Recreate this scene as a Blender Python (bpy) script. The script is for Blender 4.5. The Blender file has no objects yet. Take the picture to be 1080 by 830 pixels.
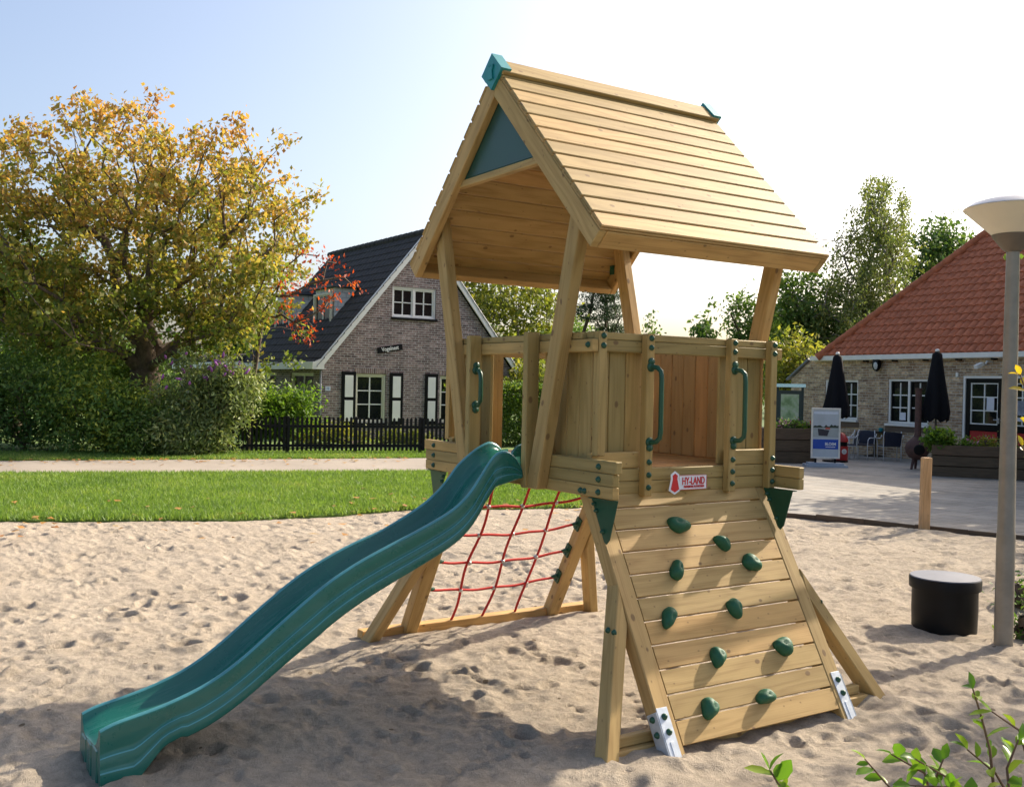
import bpy, bmesh, math, random
import numpy as np
from mathutils import Vector, Matrix

scene = bpy.context.scene
COL = scene.collection
R = math.radians

# ------------------------------------------------------------------ camera
CAM = np.array([4.42856, -3.45833, 1.58273])
M = np.array([[0.54122498, 0.8406123, 0.02113008],
              [-0.01762931, -0.01377968, 0.99974963],
              [0.84069301 * -1, 0.54146198, -0.0073615]])
FPX = 1047.44
cd = bpy.data.cameras.new('camera'); cam = bpy.data.objects.new('camera', cd); COL.objects.link(cam)
cd.sensor_fit = 'HORIZONTAL'; cd.sensor_width = 36.0; cd.lens = FPX / 1080 * 36.0
cd.clip_start = 0.05; cd.clip_end = 2000
mw = Matrix.Identity(4)
for i in range(3):
    mw[i][0] = M[0][i]; mw[i][1] = M[1][i]; mw[i][2] = -M[2][i]; mw[i][3] = CAM[i]
cam.matrix_world = mw
scene.camera = cam

# ------------------------------------------------------------------ sky, sun, exposure
SUN_EL, SUN_AZ = 34.6, -3.2          # azimuth measured from +Y towards +X
w = bpy.data.worlds.new('World'); scene.world = w; w.use_nodes = True
nt = w.node_tree; nt.nodes.clear()
out = nt.nodes.new('ShaderNodeOutputWorld'); bg = nt.nodes.new('ShaderNodeBackground'); sk = nt.nodes.new('ShaderNodeTexSky')
sk.sky_type = 'NISHITA'; sk.sun_disc = False; sk.sun_elevation = R(SUN_EL); sk.sun_rotation = R(SUN_AZ)
sk.air_density = 0.85; sk.dust_density = 4.5; sk.ozone_density = 0.5; sk.altitude = 0
bg.inputs['Strength'].default_value = 0.15
nt.links.new(sk.outputs[0], bg.inputs[0]); nt.links.new(bg.outputs[0], out.inputs[0])
sd = bpy.data.lights.new('sun', 'SUN'); so = bpy.data.objects.new('sun', sd); COL.objects.link(so)
sd.energy = 4.4; sd.angle = R(0.55); sd.color = (1.0, 0.885, 0.72)
sv = Vector((math.sin(R(SUN_AZ)) * math.cos(R(SUN_EL)), math.cos(R(SUN_AZ)) * math.cos(R(SUN_EL)), math.sin(R(SUN_EL))))
so.rotation_euler = sv.to_track_quat('Z', 'Y').to_euler(); so.location = (0, 20, 30)
scene.view_settings.view_transform = 'Standard'; scene.view_settings.look = 'None'
scene.view_settings.exposure = 0.86; scene.view_settings.gamma = 1.0
scene.view_settings.use_curve_mapping = False
scene.cycles.max_bounces = 6; scene.cycles.transparent_max_bounces = 8

# ------------------------------------------------------------------ helpers
def at(px, py, depth):
    """world point seen at photo pixel px,py at a forward distance"""
    d = M.T @ np.array([(px - 540) / FPX, -(py - 415) / FPX, 1.0])
    return CAM + d * depth

def gp(px, py, z=0.0):
    d = M.T @ np.array([(px - 540) / FPX, -(py - 415) / FPX, 1.0])
    return CAM + d * ((z - CAM[2]) / d[2])

def V(*a): return np.array(a, float)
def unit(a):
    a = np.asarray(a, float); return a / max(1e-9, np.linalg.norm(a))

class MB:
    _id = 0
    def __init__(s): s.v = []; s.f = []; s.uv = []
    def _off(s):
        MB._id += 1
        return 10 + 20 * (MB._id * 7 % 61), 10 + 20 * (MB._id * 3 % 7)
    def quad(s, pts, uvs=None):
        n = len(s.v); s.v += [tuple(map(float, p)) for p in pts]; s.f.append(tuple(range(n, n + len(pts))))
        s.uv.append(uvs if uvs else [(0, 0)] * len(pts))
    def bar(s, p0, p1, w, h, up=(0, 0, 1), e0=None, e1=None):
        """board from p0 to p1, width w along side, height h along up; grain along its length"""
        p0 = np.asarray(p0, float); p1 = np.asarray(p1, float)
        d = unit(p1 - p0); up = np.asarray(up, float); up = unit(up - d * np.dot(up, d)); sd_ = np.cross(d, up)
        L = np.linalg.norm(p1 - p0); uo, vo = s._off()
        c = []
        for k, p in ((0, p0), (1, p1)):
            for a, b in ((-1, -1), (1, -1), (1, 1), (-1, 1)):
                q = p + sd_ * a * w / 2 + up * b * h / 2
                e = e0 if k == 0 else e1
                if e is not None:        # cut the end by plane (point, normal)
                    ep, en = np.asarray(e[0], float), np.asarray(e[1], float)
                    q = q + d * (np.dot(ep - q, en) / np.dot(d, en))
                c.append(q)
        n = len(s.v); s.v += [tuple(map(float, q)) for q in c]
        per = [0, w, w + h, 2 * w + h, 2 * (w + h)]
        for i in range(4):
            j = (i + 1) % 4
            s.f.append((n + i, n + j, n + 4 + j, n + 4 + i))
            a, b = vo + per[i], vo + per[i + 1]
            s.uv.append([(uo, a), (uo, b), (uo + L, b), (uo + L, a)])
        s.f.append((n + 3, n + 2, n + 1, n)); s.uv.append([(uo + 5, vo + 3), (uo + 5 + w * .05, vo + 3), (uo + 5 + w * .05, vo + 3 + h), (uo + 5, vo + 3 + h)])
        s.f.append((n + 4, n + 5, n + 6, n + 7)); s.uv.append([(uo + 6, vo + 3), (uo + 6 + w * .05, vo + 3), (uo + 6 + w * .05, vo + 3 + h), (uo + 6, vo + 3 + h)])
    def box(s, lo, hi):
        lo = np.asarray(lo, float); hi = np.asarray(hi, float); c = (lo + hi) / 2; e = hi - lo
        k = int(np.argmax(e)); ax = np.eye(3)
        upk = 2 if k != 2 else 1
        sidek = 3 - k - upk
        p0 = c - ax[k] * e[k] / 2; p1 = c + ax[k] * e[k] / 2
        s.bar(p0, p1, e[sidek], e[upk], up=ax[upk])
    def prism(s, poly, ext):
        """polygon (list of points) extruded by vector ext"""
        ext = np.asarray(ext, float); P = [np.asarray(p, float) for p in poly]; n = len(P); uo, vo = s._off()
        nn = np.cross(P[1] - P[0], P[2] - P[1])
        if np.dot(nn, ext) > 0: P = P[::-1]
        a = unit(P[1] - P[0]); b = unit(np.cross(a, ext))
        pu = lambda p: (uo + float(np.dot(p - P[0], a)), vo + float(np.dot(p - P[0], b)))
        s.quad(P, [pu(p) for p in P]); s.quad([p + ext for p in P[::-1]], [pu(p) for p in P[::-1]])
        t = np.linalg.norm(ext)
        for i in range(n):
            j = (i + 1) % n; L = np.linalg.norm(P[j] - P[i])
            s.quad([P[i], P[i] + ext, P[j] + ext, P[j]], [(uo, vo + 2), (uo, vo + 2 + t), (uo + L, vo + 2 + t), (uo + L, vo + 2)])
    def tube(s, pts, rad, sides=6, cap=True):
        P = [np.asarray(p, float) for p in pts]; m = len(P)
        rr = rad if isinstance(rad, (list, tuple, np.ndarray)) else [rad] * m
        n0 = len(s.v); t = unit(P[1] - P[0]); a = np.cross(t, (0, 0, 1) if abs(t[2]) < .9 else (1, 0, 0)); a = unit(a)
        L = 0; Ls = []
        for i in range(m):
            t = unit(P[min(i + 1, m - 1)] - P[max(i - 1, 0)]); a = unit(a - t * np.dot(a, t)); b = np.cross(t, a)
            if i: L += np.linalg.norm(P[i] - P[i - 1])
            Ls.append(L)
            for k in range(sides):
                th = 2 * math.pi * k / sides
                s.v.append(tuple(P[i] + (a * math.cos(th) + b * math.sin(th)) * rr[i]))
        for i in range(m - 1):
            for k in range(sides):
                j = (k + 1) % sides
                s.f.append((n0 + i * sides + k, n0 + i * sides + j, n0 + (i + 1) * sides + j, n0 + (i + 1) * sides + k))
                c = 2 * math.pi * rr[i] / sides
                s.uv.append([(Ls[i], c * k), (Ls[i], c * (k + 1)), (Ls[i + 1], c * (k + 1)), (Ls[i + 1], c * k)])
        if cap:
            s.f.append(tuple(n0 + k for k in reversed(range(sides)))); s.uv.append([(0, 0)] * sides)
            s.f.append(tuple(n0 + (m - 1) * sides + k for k in range(sides))); s.uv.append([(0, 0)] * sides)
    def lathe(s, prof, c, axis=(0, 0, 1), sides=24, sx=1.0, sy=1.0):
        """prof = [(r, h)...] around axis at c"""
        ax = unit(axis); a = unit(np.cross(ax, (1, 0, 0) if abs(ax[0]) < .8 else (0, 1, 0))); b = np.cross(ax, a); c = np.asarray(c, float)
        n0 = len(s.v); m = len(prof)
        for r, h in prof:
            for k in range(sides):
                th = 2 * math.pi * k / sides
                s.v.append(tuple(c + ax * h + a * r * sx * math.cos(th) + b * r * sy * math.sin(th)))
        for i in range(m - 1):
            for k in range(sides):
                j = (k + 1) % sides
                s.f.append((n0 + i * sides + k, n0 + i * sides + j, n0 + (i + 1) * sides + j, n0 + (i + 1) * sides + k))
                s.uv.append([(k * .1, prof[i][1]), (k * .1 + .1, prof[i][1]), (k * .1 + .1, prof[i + 1][1]), (k * .1, prof[i + 1][1])])
        if prof[0][0] > 1e-5: s.f.append(tuple(n0 + k for k in reversed(range(sides)))); s.uv.append([(0, 0)] * sides)
        if prof[-1][0] > 1e-5: s.f.append(tuple(n0 + (m - 1) * sides + k for k in range(sides))); s.uv.append([(0, 0)] * sides)
    def build(s, name, mat, parent=None, smooth=False, bevel=0.0, label=None, auto=None):
        me = bpy.data.meshes.new(name); me.from_pydata(s.v, [], s.f)
        ul = me.uv_layers.new(name='UVMap')
        flat = [c for f in s.uv for uv in f for c in uv]
        ul.data.foreach_set('uv', flat)
        me.materials.append(mat)
        if smooth:
            me.polygons.foreach_set('use_smooth', [True] * len(me.polygons))
            if auto is not None:
                try: me.set_sharp_from_angle(angle=R(auto))
                except Exception: pass
        me.update()
        return link(name, me, parent, bevel, label)

def link(name, me, parent=None, bevel=0.0, label=None):
    o = bpy.data.objects.new(name, me); COL.objects.link(o)
    if parent is not None:
        o.parent = parent; o.matrix_parent_inverse = Matrix.Translation(-Vector(world_loc(parent)))
    if bevel:
        m = o.modifiers.new('edge', 'BEVEL'); m.width = bevel; m.segments = 1; m.limit_method = 'ANGLE'; m.angle_limit = R(40)
    if label: o['label'] = label
    return o

def world_loc(o):
    p = Vector((0, 0, 0))
    return o.location.copy() if o.type == 'EMPTY' else p

def thing(name, label, cat, loc=(0, 0, 0), group=None):
    o = bpy.data.objects.new(name, None); COL.objects.link(o); o.location = [float(x) for x in loc]
    o.empty_display_size = .1
    o['label'] = label; o['category'] = cat
    if group: o['group'] = group
    return o

def tag(o, label, cat, group=None):
    o['label'] = label; o['category'] = cat
    if group: o['group'] = group
    return o

def kind(o, k): o['kind'] = k; return o

def copy_thing(root, loc, rz, label, group=None):
    """copy a thing built at its own base, with its parts and sub-parts"""
    r = root.copy(); COL.objects.link(r); r.location = [float(x) for x in loc]; r.rotation_euler = (0, 0, rz); r['label'] = label
    if group: r['group'] = group
    def rec(src, dst):
        for ch in list(src.children):
            c = ch.copy(); COL.objects.link(c); c.parent = dst; c.matrix_parent_inverse = ch.matrix_parent_inverse.copy(); rec(ch, c)
    rec(root, r)
    return r

# ------------------------------------------------------------------ materials
def mat(name):
    m = bpy.data.materials.new(name); m.use_nodes = True; t = m.node_tree
    b = t.nodes['Principled BSDF']; return m, t, b
def N(t, typ, **kw):
    n = t.nodes.new(typ)
    for k, v in kw.items():
        if k in n.inputs.keys() if isinstance(k, str) else False: n.inputs[k].default_value = v
        else: setattr(n, k, v)
    return n
def Ls(t, a, b): t.links.new(a, b)
def ramp(t, fac, stops, interp='LINEAR'):
    r = t.nodes.new('ShaderNodeValToRGB'); r.color_ramp.interpolation = interp
    e = r.color_ramp.elements
    while len(e) > 1: e.remove(e[-1])
    e[0].position = stops[0][0]; e[0].color = (*stops[0][1], 1)
    for p, c in stops[1:]:
        x = e.new(p); x.color = (*c, 1)
    if fac is not None: t.links.new(fac, r.inputs[0])
    return r.outputs[0]
def g3(x): return (x, x, x)
def noise(t, vec, scale, detail=4, rough=.55, dist=0.0):
    n = t.nodes.new('ShaderNodeTexNoise'); n.inputs['Scale'].default_value = scale; n.inputs['Detail'].default_value = detail
    n.inputs['Roughness'].default_value = rough; n.inputs['Distortion'].default_value = dist
    if vec is not None: t.links.new(vec, n.inputs['Vector'])
    return n.outputs['Fac']
def mixc(t, fac, a, b, mode='MIX'):
    m = t.nodes.new('ShaderNodeMix'); m.data_type = 'RGBA'; m.blend_type = mode
    for s, v in ((0, fac), (6, a), (7, b)):
        if isinstance(v, (int, float)): m.inputs[s].default_value = v
        elif isinstance(v, tuple): m.inputs[s].default_value = (*v, 1)
        else: t.links.new(v, m.inputs[s])
    return m.outputs[2]
def math_(t, op, a, b=None):
    m = t.nodes.new('ShaderNodeMath'); m.operation = op
    for i, v in enumerate((a, b)):
        if v is None: continue
        if isinstance(v, (int, float)): m.inputs[i].default_value = v
        else: t.links.new(v, m.inputs[i])
    return m.outputs[0]
def bump(t, b, h, strength=.3, dist=.01):
    n = t.nodes.new('ShaderNodeBump'); n.inputs['Strength'].default_value = strength; n.inputs['Distance'].default_value = dist
    t.links.new(h, n.inputs['Height']); t.links.new(n.outputs[0], b.inputs['Normal']); return n
def objco(t): return t.nodes.new('ShaderNodeTexCoord').outputs['Object']
def uvco(t): return t.nodes.new('ShaderNodeTexCoord').outputs['UV']

def wood(name, light, dark, knot=(.15, .085, .04), knots=1.0, rough=.62):
    m, t, b = mat(name)
    uv = uvco(t); sp = t.nodes.new('ShaderNodeSeparateXYZ'); Ls(t, uv, sp.inputs[0])
    # one number per board, from the board's own offset
    idn = math_(t, 'FLOOR', math_(t, 'DIVIDE', sp.outputs[0], 20.0)); idv = math_(t, 'FLOOR', math_(t, 'DIVIDE', sp.outputs[1], 20.0))
    cb = t.nodes.new('ShaderNodeCombineXYZ'); Ls(t, idn, cb.inputs[0]); Ls(t, idv, cb.inputs[1])
    wn = t.nodes.new('ShaderNodeTexWhiteNoise'); wn.noise_dimensions = '3D'; Ls(t, cb.outputs[0], wn.inputs['Vector'])
    def stretched(su, sv):
        mp = t.nodes.new('ShaderNodeMapping'); mp.inputs['Scale'].default_value = (su, sv, 1); Ls(t, uv, mp.inputs[0]); return mp.outputs[0]
    # rings: wavy lines along the board
    wv = noise(t, stretched(.7, 6), 1.0, 2, .5)
    rings = math_(t, 'FRACT', math_(t, 'MULTIPLY', wv, 9.0))
    rings = math_(t, 'ABSOLUTE', math_(t, 'SUBTRACT', math_(t, 'MULTIPLY', rings, 2.0), 1.0))
    fine = noise(t, stretched(3.0, 160), 1.0, 3, .6)
    f = math_(t, 'ADD', math_(t, 'MULTIPLY', rings, .32), math_(t, 'MULTIPLY', fine, .68))
    c = ramp(t, f, [(.22, dark), (.56, light), (1.0, tuple(min(1, x * 1.07) for x in light))])
    tint = ramp(t, wn.outputs['Value'], [(0, (.74, .76, .70)), (.3, (.90, .92, .86)), (.6, (1.0, .97, .92)), (.85, (1.10, 1.0, .86)), (1, (1.16, 1.08, 1.0))])
    c = mixc(t, 1.0, c, tint, 'MULTIPLY')
    blot = noise(t, stretched(2.2, 7), 1.0, 4, .6)
    c = mixc(t, math_(t, 'MULTIPLY', ramp(t, blot, [(.42, g3(0)), (.72, g3(1))]), .48), c, tuple(x * y for x, y in zip(dark, (.86, .92, .80))))
    vo = t.nodes.new('ShaderNodeTexVoronoi'); vo.voronoi_dimensions = '2D'; vo.inputs['Scale'].default_value = 1.0; vo.inputs['Randomness'].default_value = 1.0
    Ls(t, stretched(6.5, 9.5), vo.inputs['Vector'])
    sel = t.nodes.new('ShaderNodeSeparateColor'); Ls(t, vo.outputs['Color'], sel.inputs[0])
    rad = math_(t, 'MULTIPLY', math_(t, 'GREATER_THAN', sel.outputs[0], .78), math_(t, 'ADD', .025, math_(t, 'MULTIPLY', sel.outputs[1], .060)))
    k = math_(t, 'SUBTRACT', vo.outputs['Distance'], rad)
    kf = ramp(t, k, [(.0, g3(1)), (.055, g3(0))])
    c = mixc(t, math_(t, 'MULTIPLY', kf, .80 * knots), c, knot)
    Ls(t, c, b.inputs['Base Color']); b.inputs['Roughness'].default_value = rough
    b.inputs['Specular IOR Level'].default_value = .3
    bump(t, b, math_(t, 'ADD', f, math_(t, 'MULTIPLY', kf, -.6)), .25, .003)
    return m

WOOD = wood('treated_pine', (.50, .335, .142), (.36, .225, .088))
WOODG = wood('treated_pine_greenish', (.41, .295, .122), (.30, .21, .08))
WOODR = wood('reddish_pine', (.46, .27, .11), (.36, .20, .08))
WOODROOF = wood('roof_pine', (.455, .31, .135), (.32, .205, .08), knots=.9)
WOODPOST = wood('post_pine', (.52, .34, .19), (.36, .22, .11), knots=.3)

def plain(name, col, rough=.5, metal=0.0, var=.12, scale=20, spec=.5, bmp=0.0):
    m, t, b = mat(name)
    n = noise(t, objco(t), scale, 4, .6)
    c = ramp(t, n, [(.25, tuple(x * (1 - var) for x in col)), (.75, tuple(min(1, x * (1 + var)) for x in col))])
    Ls(t, c, b.inputs['Base Color'])
    r = ramp(t, n, [(.2, g3(max(0, rough - .07))), (.8, g3(min(1, rough + .07)))]); Ls(t, r, b.inputs['Roughness'])
    b.inputs['Metallic'].default_value = metal; b.inputs['Specular IOR Level'].default_value = spec
    if bmp: bump(t, b, n, bmp, .005)
    return m

TEAL = plain('teal_plastic', (.009, .130, .098), .32, var=.07, scale=3, spec=.45)
TEAL.node_tree.nodes['Principled BSDF'].inputs['Coat Weight'].default_value = .35; TEAL.node_tree.nodes['Principled BSDF'].inputs['Coat Roughness'].default_value = .10
_t = TEAL.node_tree; _b = _t.nodes['Principled BSDF']; _oc = objco(_t)
_mp = _t.nodes.new('ShaderNodeMapping'); _mp.inputs['Scale'].default_value = (60, 2.2, 4); _t.links.new(_oc, _mp.inputs[0])
_scr = ramp(_t, noise(_t, _mp.outputs[0], 1.0, 5, .7), [(.52, g3(0)), (.66, g3(1))])
_dst = ramp(_t, noise(_t, _oc, 3.0, 6, .7), [(.45, g3(0)), (.75, g3(1))])
_old = _b.inputs['Base Color'].links[0].from_socket
_c = mixc(_t, math_(_t, 'MULTIPLY', _scr, .16), _old, (.16, .30, .28)); _c = mixc(_t, math_(_t, 'MULTIPLY', _dst, .04), _c, (.45, .40, .31))
_t.links.new(_c, _b.inputs['Base Color'])
_t.links.new(ramp(_t, math_(_t, 'ADD', math_(_t, 'MULTIPLY', _scr, .5), math_(_t, 'MULTIPLY', _dst, .5)), [(0, g3(.26)), (1, g3(.55))]), _b.inputs['Roughness'])
TEALHI = plain('teal_painted_sheen', (.075, .27, .29), .35, var=.25, scale=6)  # paler teal that paints the sky's sheen on the slide edges
TEALCAP = plain('teal_cap_plastic', (.01, .22, .24), .4, scale=8)
TEALPANEL = plain("teal_panel", (.010, .058, .045), .35, scale=4)
GREENP = plain('green_plastic', (.008, .066, .034), .35, scale=30)
HOLDM = plain('hold_resin', (.008, .090, .040), .6, var=.25, scale=60, bmp=.3)
ROPE = plain('red_rope', (.48, .025, .02), .8, var=.25, scale=300)
GALV = plain('galvanised_steel', (.58, .62, .66), .42, metal=.35, var=.12, scale=40)
ALU = plain('grey_clamp', (.5, .5, .5), .4, metal=.6)

def leafmat(name, stops, hstops=None, transl=.40, rough=.5, nscale=.9, hz=(0, 8)):
    m, t, b = mat(name); o = [n for n in t.nodes if n.type == 'OUTPUT_MATERIAL'][0]
    geo = t.nodes.new('ShaderNodeNewGeometry'); oc = objco(t)
    n = noise(t, oc, nscale, 3, .6)
    f = math_(t, 'ADD', math_(t, 'MULTIPLY', geo.outputs['Random Per Island'], .5), math_(t, 'MULTIPLY', math_(t, 'SUBTRACT', n, .25), 1.0))
    if hstops is not None:
        sp = t.nodes.new('ShaderNodeSeparateXYZ'); Ls(t, geo.outputs['Position'], sp.inputs[0])
        h = math_(t, 'DIVIDE', math_(t, 'SUBTRACT', sp.outputs[2], hz[0]), hz[1] - hz[0])
        f = math_(t, 'ADD', math_(t, 'MULTIPLY', f, .62), math_(t, 'MULTIPLY', h, hstops))
    c = ramp(t, f, stops)
    Ls(t, c, b.inputs['Base Color']); b.inputs['Roughness'].default_value = rough; b.inputs['Specular IOR Level'].default_value = .35
    tr = t.nodes.new('ShaderNodeBsdfTranslucent')
    tc = mixc(t, 1.0, c, (1.25, 1.25, .62), 'MULTIPLY'); Ls(t, tc, tr.inputs[0])
    mx = t.nodes.new('ShaderNodeMixShader'); mx.inputs[0].default_value = transl
    Ls(t, b.outputs[0], mx.inputs[1]); Ls(t, tr.outputs[0], mx.inputs[2]); Ls(t, mx.outputs[0], o.inputs[0])
    return m
def barkmat(name, c1, c2):
    m, t, b = mat(name); n = noise(t, objco(t), 9, 6, .7, .6)
    Ls(t, ramp(t, n, [(.3, c1), (.7, c2)]), b.inputs['Base Color']); b.inputs['Roughness'].default_value = .9
    bump(t, b, n, .6, .03); return m
BARK = barkmat('bark', (.045, .032, .022), (.16, .115, .08))
BARKG = barkmat('grey_bark', (.08, .07, .06), (.28, .25, .22))
TWIG = barkmat('red_brown_twig', (.09, .05, .03), (.20, .12, .07))

def brick(name, c1, c2, mortar, bw=.21, rh=.065, var=None):
    m, t, b = mat(name); uv = uvco(t)
    br = t.nodes.new('ShaderNodeTexBrick'); br.inputs['Scale'].default_value = 1.0
    br.inputs['Brick Width'].default_value = bw; br.inputs['Row Height'].default_value = rh; br.inputs['Mortar Size'].default_value = .009
    br.inputs['Mortar Smooth'].default_value = .2; br.inputs['Bias'].default_value = -.1
    br.inputs['Color1'].default_value = (*c1, 1); br.inputs['Color2'].default_value = (*c2, 1); br.inputs['Mortar'].default_value = (*mortar, 1)
    Ls(t, uv, br.inputs['Vector'])
    n = noise(t, uv, 1.3, 5, .65); n2 = noise(t, uv, 14, 3, .6)
    c = mixc(t, 1.0, br.outputs['Color'], ramp(t, n, [(.3, g3(.78)), (.7, g3(1.15))]), 'MULTIPLY')
    c = mixc(t, 1.0, c, ramp(t, n2, [(.3, g3(.72)), (.7, g3(1.3))]), 'MULTIPLY')
    mp3 = t.nodes.new('ShaderNodeMapping'); mp3.inputs['Scale'].default_value = (1 / bw, 1 / rh, 1); Ls(t, uv, mp3.inputs[0])
    v3 = t.nodes.new('ShaderNodeTexVoronoi'); v3.voronoi_dimensions = '2D'; v3.inputs['Scale'].default_value = 1.0; v3.inputs['Randomness'].default_value = .55; Ls(t, mp3.outputs[0], v3.inputs['Vector'])
    s3 = t.nodes.new('ShaderNodeSeparateColor'); Ls(t, v3.outputs['Color'], s3.inputs[0])
    c = mixc(t, br.outputs['Fac'], mixc(t, 1.0, c, ramp(t, s3.outputs[0], [(0, (.55, .50, .50)), (.3, (.85, .82, .80)), (.7, (1.08, 1.05, 1.0)), (.92, (1.2, 1.2, 1.22)), (1, (1.5, 1.5, 1.5))]), 'MULTIPLY'), c)
    Ls(t, c, b.inputs['Base Color']); b.inputs['Roughness'].default_value = .88
    bump(t, b, math_(t, 'SUBTRACT', 1.0, br.outputs['Fac']), .5, .01)
    return m
BRICKP = brick('purple_brick', (.155, .105, .10), (.30, .215, .20), (.40, .38, .36))
BRICKY = brick('buff_brick', (.34, .22, .13), (.56, .43, .27), (.45, .40, .33))
WHITE = plain('white_paint', (.78, .77, .73), .45, var=.06, scale=3)
CREAM = plain('cream_paint', (.70, .66, .52), .5, var=.06, scale=3)
BLACKP = plain('black_paint', (.006, .0065, .007), .4, scale=10, spec=.18)
GLASS = plain('dark_window_glass', (.012, .014, .014), .04, var=.3, scale=2)
CURTAIN = plain('net_curtain', (.5, .5, .46), .8)
REDP = plain('red_paint', (.40, .02, .018), .45, scale=12)
TILER = plain('red_clay_tile', (.41, .130, .062), .8, var=.36, scale=7, spec=.3)
TILED = plain('dark_roof_tile', (.062, .057, .054), .8, var=.35, scale=5, spec=.15)
CANVAS = plain('black_canvas', (.0055, .0055, .008), .8, var=.25, scale=20, spec=.18)
NAVY = plain('navy_weave', (.008, .012, .032), .6, scale=60)
BROWNP = wood('dark_stained_board', (.115, .078, .052), (.065, .043, .028), knots=.3)
RUST = plain('rusty_cast_iron', (.075, .035, .028), .75, var=.35, scale=12, bmp=.3)
FENCEM = plain('black_stain', (.011, .011, .012), .6, var=.3, scale=15, spec=.18)
POLE = plain('lamp_pole_paint', (.235, .215, .18), .45, metal=.3, var=.2, scale=7)
LAMPC = plain('lamp_cone', (.62, .58, .48), .35, var=.05, scale=4)
LAMPN = plain('lamp_collar', (.14, .12, .10), .5, metal=.3)
DRUMM = plain('black_barrel_plastic', (.0065, .0065, .007), .45, var=.25, scale=14, bmp=.05, spec=.18)
DRUML = plain('grey_lid', (.11, .12, .145), .5, var=.2, scale=9)
BLUE = plain('poster_blue', (.01, .06, .36), .5, var=.04)

# ------------------------------------------------------------------ ground
rng = np.random.default_rng(11)
def vnoise(x, y, cell, seed):
    r = np.random.default_rng(seed); G = r.random((256, 256))
    u = x / cell; v_ = y / cell; i = np.floor(u).astype(int); j = np.floor(v_).astype(int); fu = u - i; fv = v_ - j
    fu = fu * fu * (3 - 2 * fu); fv = fv * fv * (3 - 2 * fv)
    g = lambda a, b: G[a % 256, b % 256]
    return (g(i, j) * (1 - fu) + g(i + 1, j) * fu) * (1 - fv) + (g(i, j + 1) * (1 - fu) + g(i + 1, j + 1) * fu) * fv - .5

LAWN_EDGE = [(-13.0, -30), (-9.6, -9), (-8.3, -4.6), (-7.67, -2.27), (-7.1, -.9), (-6.72, .02), (-6.66, 1.2), (-6.82, 2.25), (-6.5, 3.2), (-6.18, 4.29), (-6.0, 5.75)]
TERR_EDGE = [(-6.0, 5.75), (-4.2, 6.44), (-1.78, 7.39), (1.2, 8.6), (6.0, 10.6), (14, 14)]
def edge_x(Y):
    ys = [p[1] for p in LAWN_EDGE]; xs = [p[0] for p in LAWN_EDGE]
    return np.interp(Y, ys, xs)
def edge_y(X):
    xs = [p[0] for p in TERR_EDGE]; ys = [p[1] for p in TERR_EDGE]
    return np.interp(X, xs, ys)

m, t, b = mat('field_grass'); n = noise(t, objco(t), .4, 6, .6)
Ls(t, ramp(t, n, [(.3, (.045, .085, .02)), (.7, (.085, .13, .03))]), b.inputs['Base Color']); b.inputs['Roughness'].default_value = 1.0
gm = MB(); S = 900
gm.quad([(-S, -S, -.10), (S, -S, -.10), (S, S, -.10), (-S, S, -.10)]); kind(gm.build('ground', m), 'structure')

# sand
xs = np.unique(np.round(np.concatenate([np.arange(-11.5, -3, .07), np.arange(-3, 3.4, .017), np.arange(3.4, 8, .08)]), 4))
ys = np.unique(np.round(np.concatenate([np.arange(-9, -3.7, .10), np.arange(-3.7, 2.2, .017), np.arange(2.2, 7, .04), np.arange(7, 11.6, .07)]), 4))
GX, GY = np.meshgrid(xs, ys, indexing='ij')
Z = .040 * vnoise(GX + 50, GY + 50, 1.3, 1) + .016 * vnoise(GX + 50, GY + 50, .45, 2) + .020 * vnoise(GX + 50, GY + 50, .16, 3) + .022 * vnoise(GX + 50, GY + 50, .085, 4) + .014 * vnoise(GX + 50, GY + 50, .048, 6) + .005 * vnoise(GX + 50, GY + 50, .034, 12)
for _ in range(14000):
    cx = rng.uniform(-9, 4.5); cy = rng.uniform(-5, 9.5); a = rng.uniform(0, math.pi)
    L = .024 + .070 * rng.random()**2.4; W = L * rng.uniform(.4, .85); dep = rng.uniform(.007, .022) * (W / .05)**.7 * (1.7 if rng.random() < .15 else 1.0)
    i0, i1 = np.searchsorted(xs, (cx - 2.2 * L, cx + 2.2 * L)); j0, j1 = np.searchsorted(ys, (cy - 2.2 * L, cy + 2.2 * L))
    if i1 - i0 < 1 or j1 - j0 < 1: continue
    dx = GX[i0:i1, j0:j1] - cx; dy = GY[i0:i1, j0:j1] - cy
    u = (dx * math.cos(a) + dy * math.sin(a)) / L; v_ = (-dx * math.sin(a) + dy * math.cos(a)) / W
    q = u * u + v_ * v_
    Z[i0:i1, j0:j1] += -dep * np.exp(-q**1.5 * 1.3) + dep * .55 * np.exp(-((np.sqrt(q) - 1.25) / .35)**2)
# sand heaped softly over the feet and the slide end, and a hollow worn at the slide run-out
for (cx, cy, hgt, rad) in [(1.25, -.75, .03, .35), (1.25, .75, .03, .35), (-2.63, 6.75, .05, .35), (.95, 2.6, .03, .3), (.3, 2.1, .02, .4)]:
    Z += hgt * np.exp(-((GX - cx)**2 + (GY - cy)**2) / rad**2)
Z -= (Z + .012) * .75 * np.exp(-(((GX + 1.27) / .16)**2)) * (abs(GY) < 1.15)
Z += -.05 * np.exp(-(((GX - .1) / .5)**2 + ((GY + 3.0) / .5)**2))
Z -= np.maximum(0, Z - .05) * .5
ed = np.minimum(GX - edge_x(GY), edge_y(np.clip(GX, -6, 14)) - GY)
fade = np.clip((ed + .05) / .5, 0, 1)
Z = Z * (.25 + .75 * fade) - .02 * (1 - fade) - .05 * np.clip(-ed / .5, 0, 1)
nx, ny = len(xs), len(ys)
vv = np.stack([GX, GY, Z], -1).reshape(-1, 3)
idx = np.arange(nx * ny).reshape(nx, ny)
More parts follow.
